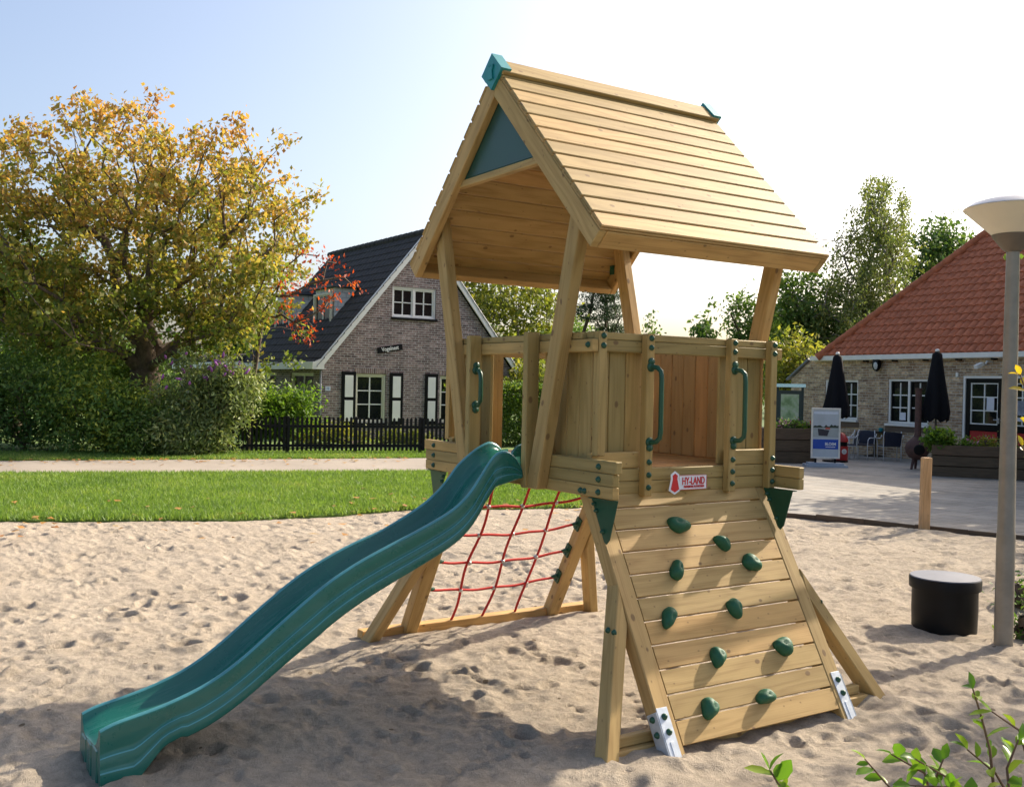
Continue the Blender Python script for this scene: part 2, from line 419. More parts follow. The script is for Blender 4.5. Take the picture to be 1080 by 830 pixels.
ff = np.stack([idx[:-1, :-1], idx[1:, :-1], idx[1:, 1:], idx[:-1, 1:]], -1).reshape(-1, 4)
keep = (ed > -.6); kf = keep[:-1, :-1].reshape(-1); ff = ff[kf]
def mesh_np(name, v, f, mats, smooth=False):
    me = bpy.data.meshes.new(name)
    k = f.shape[1]
    me.vertices.add(len(v)); me.vertices.foreach_set('co', np.ascontiguousarray(v, dtype=np.float32).ravel())
    me.loops.add(f.size); me.loops.foreach_set('vertex_index', np.ascontiguousarray(f, dtype=np.int32).ravel())
    me.polygons.add(len(f)); me.polygons.foreach_set('loop_start', np.arange(0, f.size, k, dtype=np.int32))
    me.polygons.foreach_set('loop_total', np.full(len(f), k, dtype=np.int32))
    if smooth: me.polygons.foreach_set('use_smooth', np.ones(len(f), dtype=bool))
    me.update(calc_edges=True); me.validate()
    me.materials.append(mats); return me
m, t, b = mat('sand'); oc = objco(t)
n1 = noise(t, oc, 1.1, 5, .6); n2 = noise(t, oc, 17, 8, .74); n3 = noise(t, oc, 220, 3, .7)
c = ramp(t, n1, [(.3, (.50, .42, .325)), (.7, (.61, .52, .41))])
c = mixc(t, 1.0, c, ramp(t, n2, [(.34, g3(.74)), (.62, g3(1.07))]), 'MULTIPLY')
c = mixc(t, 1.0, c, ramp(t, n3, [(.25, g3(.78)), (.6, g3(1.08))]), 'MULTIPLY')
vo = t.nodes.new('ShaderNodeTexVoronoi'); vo.inputs['Scale'].default_value = 9; Ls(t, oc, vo.inputs['Vector'])
sc = t.nodes.new('ShaderNodeSeparateColor'); Ls(t, vo.outputs['Color'], sc.inputs[0])
spk = math_(t, 'MULTIPLY', math_(t, 'GREATER_THAN', sc.outputs[0], .93), math_(t, 'LESS_THAN', vo.outputs['Distance'], .14))
c = mixc(t, math_(t, 'MULTIPLY', spk, .75), c, (.12, .085, .05))
Ls(t, c, b.inputs['Base Color']); b.inputs['Roughness'].default_value = 1.0; b.inputs['Specular IOR Level'].default_value = .1
bump(t, b, math_(t, 'ADD', math_(t, 'MULTIPLY', n2, .7), math_(t, 'MULTIPLY', n3, .3)), 1.0, .05)
kind(link('sand', mesh_np('sand', vv, ff, m, True)), 'structure')

# lawn sheet and blades
m, t, b = mat('lawn_soil'); n = noise(t, objco(t), 3, 5, .6)
Ls(t, ramp(t, n, [(.3, (.09, .15, .03)), (.7, (.15, .23, .05))]), b.inputs['Base Color']); b.inputs['Roughness'].default_value = 1.0
LAWNS = m
PATH_N = [(-16.9, -14), (-13.95, -3.7), (-13.38, -1.72), (-12.4, 1.6), (-11.49, 4.8), (-11.0, 6.6)]
PATH_F = [(-19.6, -14), (-16.45, -3.3), (-15.92, -1.47), (-15.1, 2.4), (-14.32, 6.26), (-13.9, 8.6)]
lm = MB()
fine_edge = [(edge_x(y), y) for y in np.arange(-14, 5.8, .12)]
jit = np.random.default_rng(5).uniform(-.06, .06, len(fine_edge))
fine_edge = [(x + j, y) for (x, y), j in zip(fine_edge, jit)]
pn = lambda y: np.interp(y, [p[1] for p in PATH_N], [p[0] for p in PATH_N])
for i in range(len(fine_edge) - 1):
    (x0, y0), (x1, y1) = fine_edge[i], fine_edge[i + 1]
    lm.quad([(pn(y0) - .05, y0, .012), (x0, y0, .012), (x1, y1, .012), (pn(y1) - .05, y1, .012)])
for i in range(len(fine_edge) - 1):
    (x0, y0), (x1, y1) = fine_edge[i], fine_edge[i + 1]
    lm.quad([(x0, y0, -.06), (x1, y1, -.06), (x1, y1, .012), (x0, y0, .012)])
lm.quad([(-40, -14, .010), (-19.6 + .05, -14, .010), (-13.9, 8.6, .010), (-14.2, 16, .010), (-40, 30, .010)])
lm.quad([(-11.6, 5.55, .0115), (-6.02, 5.55, .0115), (-6.05, 5.85, .0115), (-10.9, 6.9, .0115)])
kind(lm.build('lawn', LAWNS), 'structure')
m, t, b = mat('path_asphalt'); oc = objco(t); n = noise(t, oc, 90, 3, .7); n2 = noise(t, oc, .8, 4, .6)
c = mixc(t, 1.0, ramp(t, n, [(.3, (.23, .195, .16)), (.7, (.34, .30, .25))]), ramp(t, n2, [(.3, g3(.88)), (.7, g3(1.1))]), 'MULTIPLY')
Ls(t, c, b.inputs['Base Color']); b.inputs['Roughness'].default_value = .95
pm = MB()
for i in range(len(PATH_N) - 1):
    a0, a1, f0, f1 = PATH_N[i], PATH_N[i + 1], PATH_F[i], PATH_F[i + 1]
    pm.quad([(*f0, .018), (*a0, .018), (*a1, .018), (*f1, .018)])
kind(pm.build('path', m), 'structure')
# paved terrace
m, t, b = mat('terrace_paving'); oc = objco(t)
br = t.nodes.new('ShaderNodeTexBrick'); br.inputs['Scale'].default_value = 1.0; br.inputs['Brick Width'].default_value = .4; br.inputs['Row Height'].default_value = .4
br.inputs['Mortar Size'].default_value = .012; br.inputs['Color1'].default_value = (.25, .233, .205, 1); br.inputs['Color2'].default_value = (.295, .272, .235, 1); br.inputs['Mortar'].default_value = (.17, .15, .12, 1)
Ls(t, oc, br.inputs['Vector']); n = noise(t, oc, .7, 6, .65); n2 = noise(t, oc, 60, 3, .7)
c = mixc(t, 1.0, br.outputs['Color'], ramp(t, n, [(.3, g3(.72)), (.7, g3(1.25))]), 'MULTIPLY'); c = mixc(t, 1.0, c, ramp(t, n2, [(.3, g3(.85)), (.7, g3(1.1))]), 'MULTIPLY')
sandy = ramp(t, noise(t, oc, 1.6, 5, .7), [(.5, g3(0)), (.72, g3(1))]); c = mixc(t, math_(t, 'MULTIPLY', sandy, .55), c, (.45, .385, .30))
Ls(t, c, b.inputs['Base Color']); b.inputs['Roughness'].default_value = .9
tm = MB(); tm.quad([(x, y, .022) for x, y in [(-13.9, 8.6), (-11.0, 6.6), (-6.3, 5.63)] + TERR_EDGE[1:] + [(40, 18), (40, 40), (-20, 40), (-14.6, 16)]])
kind(tm.build('terrace', m), 'structure')
em = MB()
pts_e = [(x, edge_y(x)) for x in np.arange(-5.6, 6, .55)]
er = random.Random(4)
for i in range(len(pts_e) - 1):
    a, c_ = pts_e[i], pts_e[i + 1]
    z0, z1 = er.uniform(-.012, .012), er.uniform(-.012, .012)
    em.bar((a[0], a[1] - .03, z0), (c_[0], c_[1] - .03, z1), .035, .10)
kind(em.build('edging_board', BROWNP, bevel=.006), 'structure')

# grass blades: thick on the strip seen across the sand, thin along the fence
def blades(name, P, h, wd, seed, matl):
    r = np.random.default_rng(seed); n = len(P); a = r.uniform(0, 2 * math.pi, n); hh = h * r.uniform(.5, 1.25, n); ww = wd * r.uniform(.7, 1.3, n)
    dx = np.cos(a) * ww; dy = np.sin(a) * ww; lx = r.normal(0, .45, n) * hh; ly = r.normal(0, .45, n) * hh
    v = np.zeros((n, 3, 3)); v[:, 0] = P + np.stack([dx, dy, 0 * a], 1); v[:, 1] = P - np.stack([dx, dy, 0 * a], 1); v[:, 2] = P + np.stack([lx, ly, hh], 1)
    return mesh_np(name, v.reshape(-1, 3), np.arange(3 * n).reshape(n, 3), matl)
GRASS = leafmat('grass_blades', [(.1, (.085, .15, .03)), (.45, (.15, .255, .05)), (.75, (.23, .315, .075)), (1.0, (.36, .34, .14))], transl=.45, rough=.55, nscale=.7)
r = np.random.default_rng(3)
yy = r.uniform(-5.5, 5.7, 150000); e0 = edge_x(yy); e1 = pn(yy); q = r.random(150000)**1.25
xx = e0 + (e1 - e0) * q + r.normal(0, .05, len(q))
P1 = np.stack([xx, yy, np.full_like(xx, .005)], 1)
yy = r.uniform(-6, 9, 45000); f0 = np.interp(yy, [p[1] for p in PATH_F], [p[0] for p in PATH_F]); xx = f0 - .02 - r.random(45000)**1.6 * 2.6
P2 = np.stack([xx, yy, np.full_like(xx, .005)], 1)
kind(link('grass', blades('grass', np.concatenate([P1, P2]), .065, .009, 8, GRASS)), 'stuff')

r = np.random.default_rng(61); nf = 420
fy = r.uniform(-5, 6, nf); fx = np.interp(fy, [p[1] for p in PATH_F], [p[0] for p in PATH_F]) + np.abs(r.normal(0, .8, nf)) - .25
fx[:150] = edge_x(fy[:150]) + r.normal(.3, 1.0, 150)
a = r.uniform(0, 6.28, nf); sz = r.uniform(.03, .07, nf); z0 = np.where(np.arange(nf) < 150, .055, .035)
v = np.zeros((nf, 4, 3))
for k_, (ca, sb) in enumerate(((1, 0), (0, .6), (-1, 0), (0, -.6))):
    v[:, k_, 0] = fx + sz * (ca * np.cos(a) - sb * np.sin(a)); v[:, k_, 1] = fy + sz * (ca * np.sin(a) + sb * np.cos(a)); v[:, k_, 2] = z0 + r.uniform(-.006, .02, nf)
kind(link('fallen_leaves', mesh_np('fallen_leaves', v.reshape(-1, 3), np.arange(4 * nf).reshape(nf, 4), leafmat('dry_leaves', [(.1, (.28, .12, .04)), (.5, (.42, .22, .06)), (.9, (.35, .26, .10))], transl=.2))), 'stuff')

# ------------------------------------------------------------------ play tower
PT = thing('play_tower', 'wooden play tower with pitched plank roof, teal slide, climbing wall and red rope net', 'play tower')
ZB, ZT = 1.073, 1.25
def bolt(p, axis, parent, r=.012, name='bolt'):
    mb = MB(); mb.lathe([(r * 1.25, 0), (r * 1.25, .004), (r, .006), (r * .85, .012), (r * .45, .016), (0, .0165)], p, axis, 10)
    return mb.build(name, GREENP, parent, smooth=True, auto=50)

# stacked beams on the slide side and the far side
beams = {}
for s in (-1, 1):
    mb = MB(); h = (ZT - ZB) / 3
    for k in range(3):
        z0 = ZB + k * h
        y0, y1 = sorted((s * .636, s * .598))
        cut = k == 2 and s == -1
        ex = .905 if k < 2 else .925
        if k == 2 and s == 1:       # the far stack has its third board only between the uprights
            mb.box((-.66, y0, z0 + .0015), (.66, y1, z0 + h)); continue
        if cut:
            mb.box((-ex, y0, z0 + .0015), (-.30, y1, z0 + h)); mb.box((.30, y0, z0 + .0015), (ex, y1, z0 + h))
        else:
            mb.box((-ex, y0, z0 + .0015), (ex, y1, z0 + h))
    beams[s] = mb.build('side_beam', WOODG, PT, bevel=.004)
    if s == -1:
        for xc in (.80, -.80, ):
            for k in range(3): bolt((xc + (0.0 if xc > 0 else 0), s * .636, ZB + (k + .5) * h), (0, s, 0), beams[s])
        for xc in (.665, .695): bolt((xc, s * .636, ZB + .5 * h - .004), (0, s, 0), beams[s])
# beams across the climbing side and the net side
for s in (1, -1):
    mb = MB()
    x0, x1 = sorted((s * .652, s * .693))
    for k in range(2): mb.box((x0, -.597, 1.073 + k * .0615), (x1, .597, 1.073 + k * .0615 + .060))
    for a, c_ in ((-.597, -.307), (.307, .597)): mb.box((x0, a, 1.1975), (x1, c_, 1.275))
    mb.build('cross_beam', WOODG, PT, bevel=.004)
# deck
mb = MB()
for i in range(11):
    y = -.59 + i * .1075
    mb.box((-.65, y, 1.170), (.65, y + .103, 1.1975))
mb.build('deck', WOODR, PT, bevel=.003)
# posts, leaning outwards to the roof
for sx in (1, -1):
    for sy in (-1, 1):
        mb = MB()
        xe = lambda z: .385 + (z - 1.086) * .2487 - .046
        p0 = V(sx * xe(1.076), sy * .668, 1.076); p1 = V(sx * xe(2.52), sy * .668, 2.52)
        roofn = V(sx * 1.021, 0, 1)
        mb.bar(p0, p1, .064, .092, up=(1, 0, 0), e0=(p0, (0, 0, 1)), e1=(V(sx * .72, 0, 2.505), roofn))
        mb.build('post', WOOD, PT, bevel=.005)
# uprights and rails
def upright_x(s, y0, y1, z0, z1, bolts=True, handle=None):
    mb = MB(); x0, x1 = sorted((s * .6935, s * .7385)); mb.box((x0, y0, z0), (x1, y1, z1)); o = mb.build('upright', WOODG, PT, bevel=.004)
    if bolts and s == 1:
        yc = (y0 + y1) / 2
        for z in (1.829, 1.783): bolt((.7385, yc, z), (1, 0, 0), o)
        for z in ((1.105, 1.166, 1.228) if abs(yc) < .4 or yc > 0 else ()): bolt((.7385, yc, z), (1, 0, 0), o)
    return o
UP = {}
for s in (1, -1):
    for (a, c_) in ((-.600, -.552), (-.307, -.258), (.258, .307), (.552, .600)):
        UP[s, a] = upright_x(s, a, c_, 1.262 if (a < -.5) else 1.062, 1.851)
def handle(pa, pb, outv, sidev, parent):
    """tubular grip bowed sideways off an upright"""
    pa, pb, outv, sidev = map(lambda q: np.asarray(q, float), (pa, pb, outv, sidev))
    mb = MB(); d = unit(pb - pa); off = outv * .05 + sidev * .018; A = pa + outv * .012; B = pb + outv * .012
    pts = [A - d * 0, A + off * .55 + d * .004, A + off * .92 + d * .022, A + off + d * .055]
    pts2 = [B + off - d * .055, B + off * .92 - d * .022, B + off * .55 - d * .004, B]
    mid = [A + off + (B - A) * f for f in (.3, .5, .7)]
    mb.tube(pts + mid + pts2, .0125, 10)
    for q, sg in ((pa, -1), (pb, 1)): mb.lathe([(.024, 0), (.024, .006), (.018, .011), (.0, .012)], q, outv, 12); mb.lathe([(.019, 0), (.019, .008), (.014, .012), (0, .014)], q + d * sg * .026, outv, 12)
    o = mb.build('grip_handle', GREENP, parent, smooth=True, auto=50); return o
handle((.7385, -.283, 1.690), (.7385, -.283, 1.325), (1, 0, 0), (.0, .9, 0), PT)
handle((.7385, .283, 1.690), (.7385, .283, 1.325), (1, 0, 0), (.0, .9, 0), PT)
# top rails
for s in (1, -1):
    mb = MB(); x0, x1 = sorted((s * .650, s * .6925))
    mb.box((x0, -.5985, 1.757), (x1, .5985, 1.8135)); mb.box((min(x0, x1) - (.012 if s > 0 else -.004), -.5985, 1.815), (max(x0, x1) - (.004 if s > 0 else -.012), .5985, 1.850)); mb.build('top_rail', WOODG, PT, bevel=.004)
    mb = MB(); y0, y1 = sorted((s * .640, s * .602))
    mb.box((-.648, y0, 1.752), (.735, y1, 1.812)); y2, y3 = sorted((s * .630, s * .592)); mb.box((-.648, y2, 1.8135), (.636, y3, 1.847)); o = mb.build('top_rail', WOODG, PT, bevel=.004)
    if s == -1: bolt((.705, -.640, 1.785), (0, -1, 0), o)
# slide-side uprights
for s in (-1, 1):
    for (a, c_) in ((-.305, -.262), (.262, .305)):
        mb = MB(); y0, y1 = sorted((s * .715, s * .6415)); mb.box((a, y0, 1.076), (c_, y1, 1.855)); o = mb.build('upright', WOODG, PT, bevel=.004)
handle((-.262, -.675, 1.665), (-.262, -.675, 1.475), (1, 0, 0), (0, -.3, 0), PT)
# plank walls
def plank_wall(axis, c, a0, a1, z0, z1, n, m_):
    mb = MB(); wdt = (a1 - a0) / n
    for i in range(n):
        lo, hi = a0 + i * wdt + .002, a0 + (i + 1) * wdt - .002
        tck = .018 + .002 * (i % 2)
        if axis == 'x': x0, x1 = sorted((c, c - math.copysign(tck, c))); mb.box((x0, lo, z0), (x1, hi, z1))
        else: y0, y1 = sorted((c, c - math.copysign(tck, c))); mb.box((lo, y0, z0), (hi, y1, z1))
    return mb.build('plank_wall', m_, PT, bevel=.003)
for s in (1, -1):
    plank_wall('x', s * .649, -.572, -.262, 1.1985, 1.835, 3, WOODG); plank_wall('x', s * .649, .262, .572, 1.1985, 1.835, 3, WOODG if s > 0 else WOODR)
plank_wall('y', -.5795, .262, .66, 1.1985, 1.835, 4, WOODG); plank_wall('y', -.5795, -.66, -.262, 1.1985, 1.835, 4, WOODG)
plank_wall('y', .5795, -.66, .66, 1.1985, 1.835, 13, WOODR)

# roof
RX, RE, RR, RY = .943, 2.2987, 3.2616, .757
SL = math.hypot(RX, RR - RE)
for s in (1, -1):
    d = V(s * RX, 0, RE - RR) / SL; n = V(s * (RR - RE), 0, RX) / SL
    ap = V(0, 0, RR)
    mb = MB(); NB = 12; pitch = (SL - .015) / NB
    for k in range(NB):
        a = .015 + k * pitch; c = ap + d * (a + pitch / 2)
        mb.bar(c - n * .006 + V(0, -RY, 0), c - n * .006 + V(0, RY, 0), pitch - .010, .012, up=n)
        mb.bar(c - n * .019 + V(0, -RY + .001, 0), c - n * .019 + V(0, RY - .001, 0), pitch - .003, .0135, up=n)
    mb.build('roof_planks', WOODROOF, PT, bevel=.005)
    # gable boards and eave board under the planks
    for y in (-1, 1):
        mb = MB(); a0 = ap - n * .074; st = a0 + d * .03 + V(0, y * (RY - .022), 0); en = a0 + d * (SL - .002) + V(0, y * (RY - .022), 0)
        mb.bar(st, en, .044, .095, up=n, e0=(V(s * .0005, 0, 0), (1, 0, 0)))
        mb.build('barge_board', WOOD, PT, bevel=.004)
    mb = MB(); c = ap - n * .074 + d * (SL - .022); mb.bar(c + V(0, -RY + .0455, 0), c + V(0, RY - .0455, 0), .044, .093, up=n); mb.build('eave_board', WOOD, PT, bevel=.004)
    mb = MB(); c = ap + n * .0125 + d * (.055 if s > 0 else .060); mb.bar(c + V(0, -RY - .004, 0), c + V(0, RY + .004, 0), .12, .023, up=n); mb.build('ridge_board', WOODROOF, PT, bevel=.004)
    # small steel angle at the post head
    for y in (-1, 1):
        mb = MB(); q = V(s * .73, y * .628, 2.36); mb.box(q - V(.02, .004, .03), q + V(.02, .004, .03)); mb.lathe([(.013, 0), (.012, .010), (0, .013)], q + V(-.0, 0, .012), (0, -y, 0), 8); mb.build('post_bracket', GREENP, PT)
for y in (-1, 1):
    yy_ = y * (RY + .001)
    zc = RR - .050
    pts = [V(0, yy_, zc + .098), V(.100, yy_, zc), V(0, yy_, zc - .093), V(-.100, yy_, zc)]
    mb = MB(); mb.prism([p_ - V(0, y * .045, 0) for p_ in pts], (0, y * .063, 0)); cap = mb.build('ridge_cap', TEALCAP, PT, bevel=.008)
    mb = MB(); sh = [(-.026, .035), (-.012, .035), (-.012, .025), (-.005, .025), (-.005, .035), (.005, .035), (.005, .025), (.012, .025), (.012, .035), (.026, .035), (.020, .012), (.014, .006), (.022, -.04), (-.022, -.04), (-.014, .006), (-.020, .012)]
    mb.prism([V(a, yy_ + y * .0205, zc + c_) for a, c_ in sh], (0, y * .006, 0)); mb.build('tower_emblem', TEALCAP, cap)
    mb = MB(); yy2 = y * (RY - .052); zl = 2.725; hw = (RR - .06 - zl) / ((RR - RE) / RX) - .03
    mb.prism([V(-hw, yy2, zl), V(hw, yy2, zl), V(.018, yy2, zl + hw * (RR - RE) / RX - .02), V(-.018, yy2, zl + hw * (RR - RE) / RX - .02)], (0, y * .008, 0)); gpn = mb.build('gable_panel', TEALPANEL, PT)
    mb = MB(); mb.box((-hw - .02, yy2 - .012 * y - (.014 if y < 0 else .0), zl - .008), (hw + .02, yy2 - .012 * y + (.0 if y < 0 else .014), zl + .028)); mb.build('panel_strip', TEALCAP, gpn)
    mb = MB(); y0, y1 = sorted((yy2 - .02 * y, yy2 + .02 * y)); mb.box((-hw - .03, y0, zl - .046), (hw + .03, y1, zl - .0085)); mb.build('collar_tie', WOOD, PT, bevel=.003)

# leg frames: climbing wall side (+X) and net side (-X)
L0 = V(.688, 0, 1.073); LD = unit(V(.588, 0, -1.039)); LN = unit(V(1.039, 0, .588)); LL = 1.194
def mir(p, s): p = np.asarray(p, float); return V(p[0] * s, p[1], p[2])
for s in (1, -1):
    for y in (-1, 1):
        mb = MB(); a = mir(L0 - LN * .038 + V(0, y * .553, 0), s); e = mir(L0 + LD * (LL + .07) - LN * .038 + V(0, y * .553, 0), s)
        mb.bar(a, e, .090, .078, up=mir(LN, s), e0=(V(0, 0, 1.0715), (0, 0, 1))); leg = mb.build('leg_beam', WOOD, PT, bevel=.005)
        if s == 1:
            mb = MB(); c = L0 + LD * (LL - .07) + V(0, y * .565, 0) + LN * .003
            mb.bar(c - LD * .125, c + LD * .125, .062, .004, up=LN)
            cs = c + V(0, y * .0355, 0) - LN * .033
            mb.bar(cs - LD * .11 + LN * 0, cs + LD * .125, .004, .070, up=LN)
            mb.bar(c + LD * .02 + LN * .003, c + LD * .115 + LN * .003, .022, .004, up=LN)
            fp = mb.build('foot_bracket', GALV, leg, bevel=.0015)
            for dd in (-.085, -.02):
                bolt(c + LD * dd + LN * .002, LN, leg); bolt(cs + LD * dd + V(0, y * .002, 0), (0, y, 0), leg)
        # splayed brace: flat against the beam at its head, its foot out sideways
        top = mir(V(.925, y * .615, .56), s); ft = mir(V(1.185, y * (.935 if (y > 0 and s > 0) else .865), -.03), s)
        mb = MB(); mb.bar(top, ft, .068, .088, up=mir((1, 0, .3), s), e0=(V(0, y * .5985, 0), (0, 1, 0)), e1=(ft, (0, 0, 1)))
        br_ = mb.build('brace', WOOD, PT, bevel=.005)
        for o_ in (-.022, .022):
            q = mir(V(.965, y * .65, .53), s) + unit(ft - top) * .01
            bolt(V(q[0] + o_ * s, q[1] + y * .022, q[2] - .02), (0, y, 0), br_)
    mb = MB()
    if s == 1:
        mb.box((1.135, -.84, -.03), (1.178, .84, .050)); mb.box((1.115, -.80, .052), (1.152, .80, .098))
    else:
        mb.box((-1.30, -.885, -.02), (-1.222, .90, .045))
    mb.build('ground_beam', WOOD, PT, bevel=.005)
    # gusset plates where the leg frame meets the beam ends
    for y in (-1, 1):
        mb = MB(); yo = .556 if y > 0 else -.604
        tri = [mir(V(.704, yo, 1.071), s), mir(V(.903, yo, 1.071), s), mir(V(.848, yo, .885), s), mir(V(.826, yo, .862), s), mir(V(.809, yo, .872), s)]
        mb.prism(tri, (0, -y * .005, 0)); mb.prism([mir(V(.72, yo, 1.0715), s), mir(V(.903, yo, 1.0715), s), mir(V(.903, yo + y * .03, 1.0715), s), mir(V(.72, yo + y * .03, 1.0715), s)], (0, 0, -.004))
        g_ = mb.build('gusset_plate', GREENP, PT)
        for dd in (.05, .085, .19):
            q = mir(L0 + LD * dd + LN * .022 + V(0, yo - .0052 * (1 if y > 0 else 0), 0), s)
            bolt(q if y > 0 else q - V(0, .001, 0), (0, -1, 0), g_, .009)
# climbing wall planks
mb = MB(); NP = 11; pit = (LL + .02) / NP
for k in range(NP):
    c = L0 + LD * (-.040 + pit * (k + .5)) - LN * .012
    mb.bar(c + V(0, -.506, 0), c + V(0, .506, 0), pit - .009, .024, up=LN)
cw = mb.build('climbing_wall', WOOD, PT, bevel=.0016)
HOLDS = [(-.126, .182, 1.1, .2), (.117, .293, .85, 1.0), (-.234, .407, .9, 1.9), (.266, .41, 1.05, .3), (-.37, .621, .95, 2.4), (.047, .62, .95, 1.2), (-.16, .833, .95, 1.7), (.276, .837, 1.1, .4), (-.307, 1.046, 1.0, 2.2), (.046, 1.047, .95, .1)]
hr = random.Random(7)
for (hy, hs, sc_, rot) in HOLDS:
    bm = bmesh.new(); bmesh.ops.create_icosphere(bm, subdivisions=3, radius=1.0)
    ph = [hr.uniform(0, 6.28) for _ in range(6)]
    for v in bm.verts:
        x, y, z = v.co; th = math.atan2(y, x)
        k_ = 1 + .10 * math.sin(2 * th + ph[0]) + .10 * math.sin(3 * th + ph[1]) + .05 * math.sin(5 * x + ph[2]) * math.cos(4 * y + ph[3])
        x2 = x * .055 * sc_ * k_; y2 = y * .038 * sc_ * k_; z2 = max(z, -.25) * .044
        dimple = math.exp(-((x - .25 * math.cos(ph[4]))**2 + (y - .15)**2) / .05) if z > 0 else 0
        z2 -= dimple * .016
        v.co = (x2, y2, z2)
    ax_u = V(0, 1, 0) * math.cos(rot) + LD * math.sin(rot); ax_v = np.cross(LN, ax_u)
    base = L0 + LD * hs + V(0, hy, 0) + LN * .010
    for v in bm.verts:
        q = base + ax_u * v.co.x + ax_v * v.co.y + LN * v.co.z; v.co = Vector([float(a) for a in q])
    me = bpy.data.meshes.new('climbing_hold'); bm.to_mesh(me); bm.free(); me.materials.append(HOLDM)
    me.polygons.foreach_set('use_smooth', [True] * len(me.polygons))
    ho = link('climbing_hold', me, cw)
    # bolt in the hold
mb = MB()

# rope net on the -X side
def netp(sv_, y, off=.0): # s along the slope, y across
    p = L0 + LD * sv_ + LN * off; return V(-p[0], y, p[2])
mb = MB(); ys_v = (-.255, 0.0, .255); ss = [.0, .22, .44, .66, .88]
nr = random.Random(2)
sag = lambda y: .045 * (1 - (y / .5)**2)
for y in ys_v:
    pts = []
    for k in range(25):
        s_ = k / 24 * (LL - .02); pts.append(netp(s_, y + .012 * math.sin(s_ * 9 + y * 7), -.03 + .006 * math.sin(s_ * 11 + y)))
    mb.tube(pts, .0085, 7)
for s_ in ss[1:]:
    pts = [netp(s_ + sag(y) + .005 * math.sin(20 * y + s_ * 5), y, -.03) for y in np.linspace(-.49, .49, 25)]
    mb.tube(pts, .0085, 7)
net = mb.build('climbing_net', ROPE, PT, smooth=True)
mb = MB()
for s_ in ss[1:]:
    for y in ys_v:
        p = netp(s_ + sag(y), y, -.03); mb.lathe([(.004, -.014), (.013, -.010), (.015, 0), (.013, .010), (.004, .014)], p, (1, .2, .3), 8)
mb.build('rope_connector', ALU, net, smooth=True)
for s_ in ss[1:]:
    for y in (-1, 1):
        mb = MB(); c = netp(s_, y * .502, -.03); mb.bar(c - mir(LD, -1) * .045, c + mir(LD, -1) * .045, .012, .05, up=mir(LN, -1))
        mb.tube([c - V(0, y * .004, 0), c - V(0, y * .03, 0), c - V(0, y * .05, 0)], [.016, .014, .007], 8)
        mb.lathe([(.010, 0), (.009, .01), (0, .012)], c - mir(LD, -1) * .03, (0, -y, 0), 8); mb.lathe([(.010, 0), (.009, .01), (0, .012)], c + mir(LD, -1) * .03, (0, -y, 0), 8)
        mb.build('rope_clamp', GREENP, PT)

# slide
RAIL = [(-.632, 1.172), (-.648, 1.203), (-.675, 1.240), (-.705, 1.262), (-.740, 1.272), (-.785, 1.258), (-.83, 1.225), (-.90, 1.162), (-.97, 1.068), (-1.06, .995), (-1.165, .945), (-1.306, .888), (-1.455, .832), (-1.586, .775), (-1.70, .715), (-1.782, .662), (-1.938, .545), (-2.09, .424), (-2.18, .362), (-2.27, .313), (-2.36, .280), (-2.447, .252), (-2.56, .228), (-2.63, .214), (-2.665, .206), (-2.685, .19)]
ry_ = np.array([p[0] for p in RAIL]); rz_ = np.array([p[1] for p in RAIL])
tt = np.concatenate([[0], np.cumsum(np.hypot(np.diff(ry_), np.diff(rz_)))])
uu = np.linspace(0, tt[-1], 90)
def smooth_(a, k=3):
    b_ = a.copy()
    for _ in range(k): b_[1:-1] = (b_[:-2] + 2 * b_[1:-1] + b_[2:]) / 4
    return b_
py_ = smooth_(np.interp(uu, tt, ry_), 4); pz_ = smooth_(np.interp(uu, tt, rz_), 4)
bed = pz_ - np.interp(py_, [-2.70, -2.45, -2.2, -1.0, -.60], [.080, .09, .118, .125, .12])
bed = np.where(py_ > -.95, np.interp(py_, [-.97, -.90, -.82, -.74, -.60], [.945, 1.045, 1.135, 1.180, 1.190]), bed)
low = pz_ - np.interp(py_, [-2.4, -2.1, -1.8, -1.4, -1.1], [.172, .182, .20, .178, .168])
low = np.where(py_ > -.9, np.maximum(low, np.interp(py_, [-.9, -.80, -.60], [1.00, 1.085, 1.135])), low)
low = np.where(py_ < -2.36, np.interp(py_, [-2.70, -2.55, -2.50, -2.44, -2.36], [-.04, -.04, .02, .09, pz_[np.argmin(abs(py_ + 2.36))] - .165]), low)
XC = .07; SW = .975
tiltz = lambda x, y=-2.0: float(np.interp(y, [-1.3, -.95, -.75], [.045, .0, -.022])) * (.28 - x) / .42      # the slide leans a little to its far side
skew = lambda x, y: -(x - XC) * float(np.interp(y, [-1.45, -1.0, -.9, -.78], [0, .15, .2, .40]))
mb = MB(); prof_n = None; rows = []
for i in range(len(uu)):
    top, bd, lo = pz_[i], bed[i], low[i]; hgt = top - lo
    rc = .0165; rz = top - rc
    arc = [(.198 + rc * math.sin(a_), rz + rc * math.cos(a_)) for a_ in np.linspace(-1.45, 1.45, 9)]
    half = [(0, bd), (.08, bd), (.115, bd + .004), (.142, bd + .016), (.160, bd + .038), (.170, bd + (top - bd) * .55), (.178, rz - .010)] + arc + [
            (.2150, top - hgt * .30), (.2160, top - hgt * .40), (.2165, top - hgt * .455), (.2215, top - hgt * .480), (.2245, top - hgt * .50), (.2250, top - hgt * .66), (.2255, top - hgt * .70), (.2305, top - hgt * .725), (.2330, top - hgt * .75), (.2335, lo + .008), (.2310, lo + .001), (.226, lo), (.205, lo + .002), (.198, min(lo + .02, bd - .012)), (.15, bd - .014), (0, bd - .016)]
    pt_ = lambda x, z: V(x, py_[i] + skew(x, py_[i]), z - tiltz(x, py_[i]))
    ring = [pt_(XC + x * SW, z) for x, z in half] + [pt_(XC - x * SW, z) for x, z in half[-2:0:-1]]
    rows.append(ring)
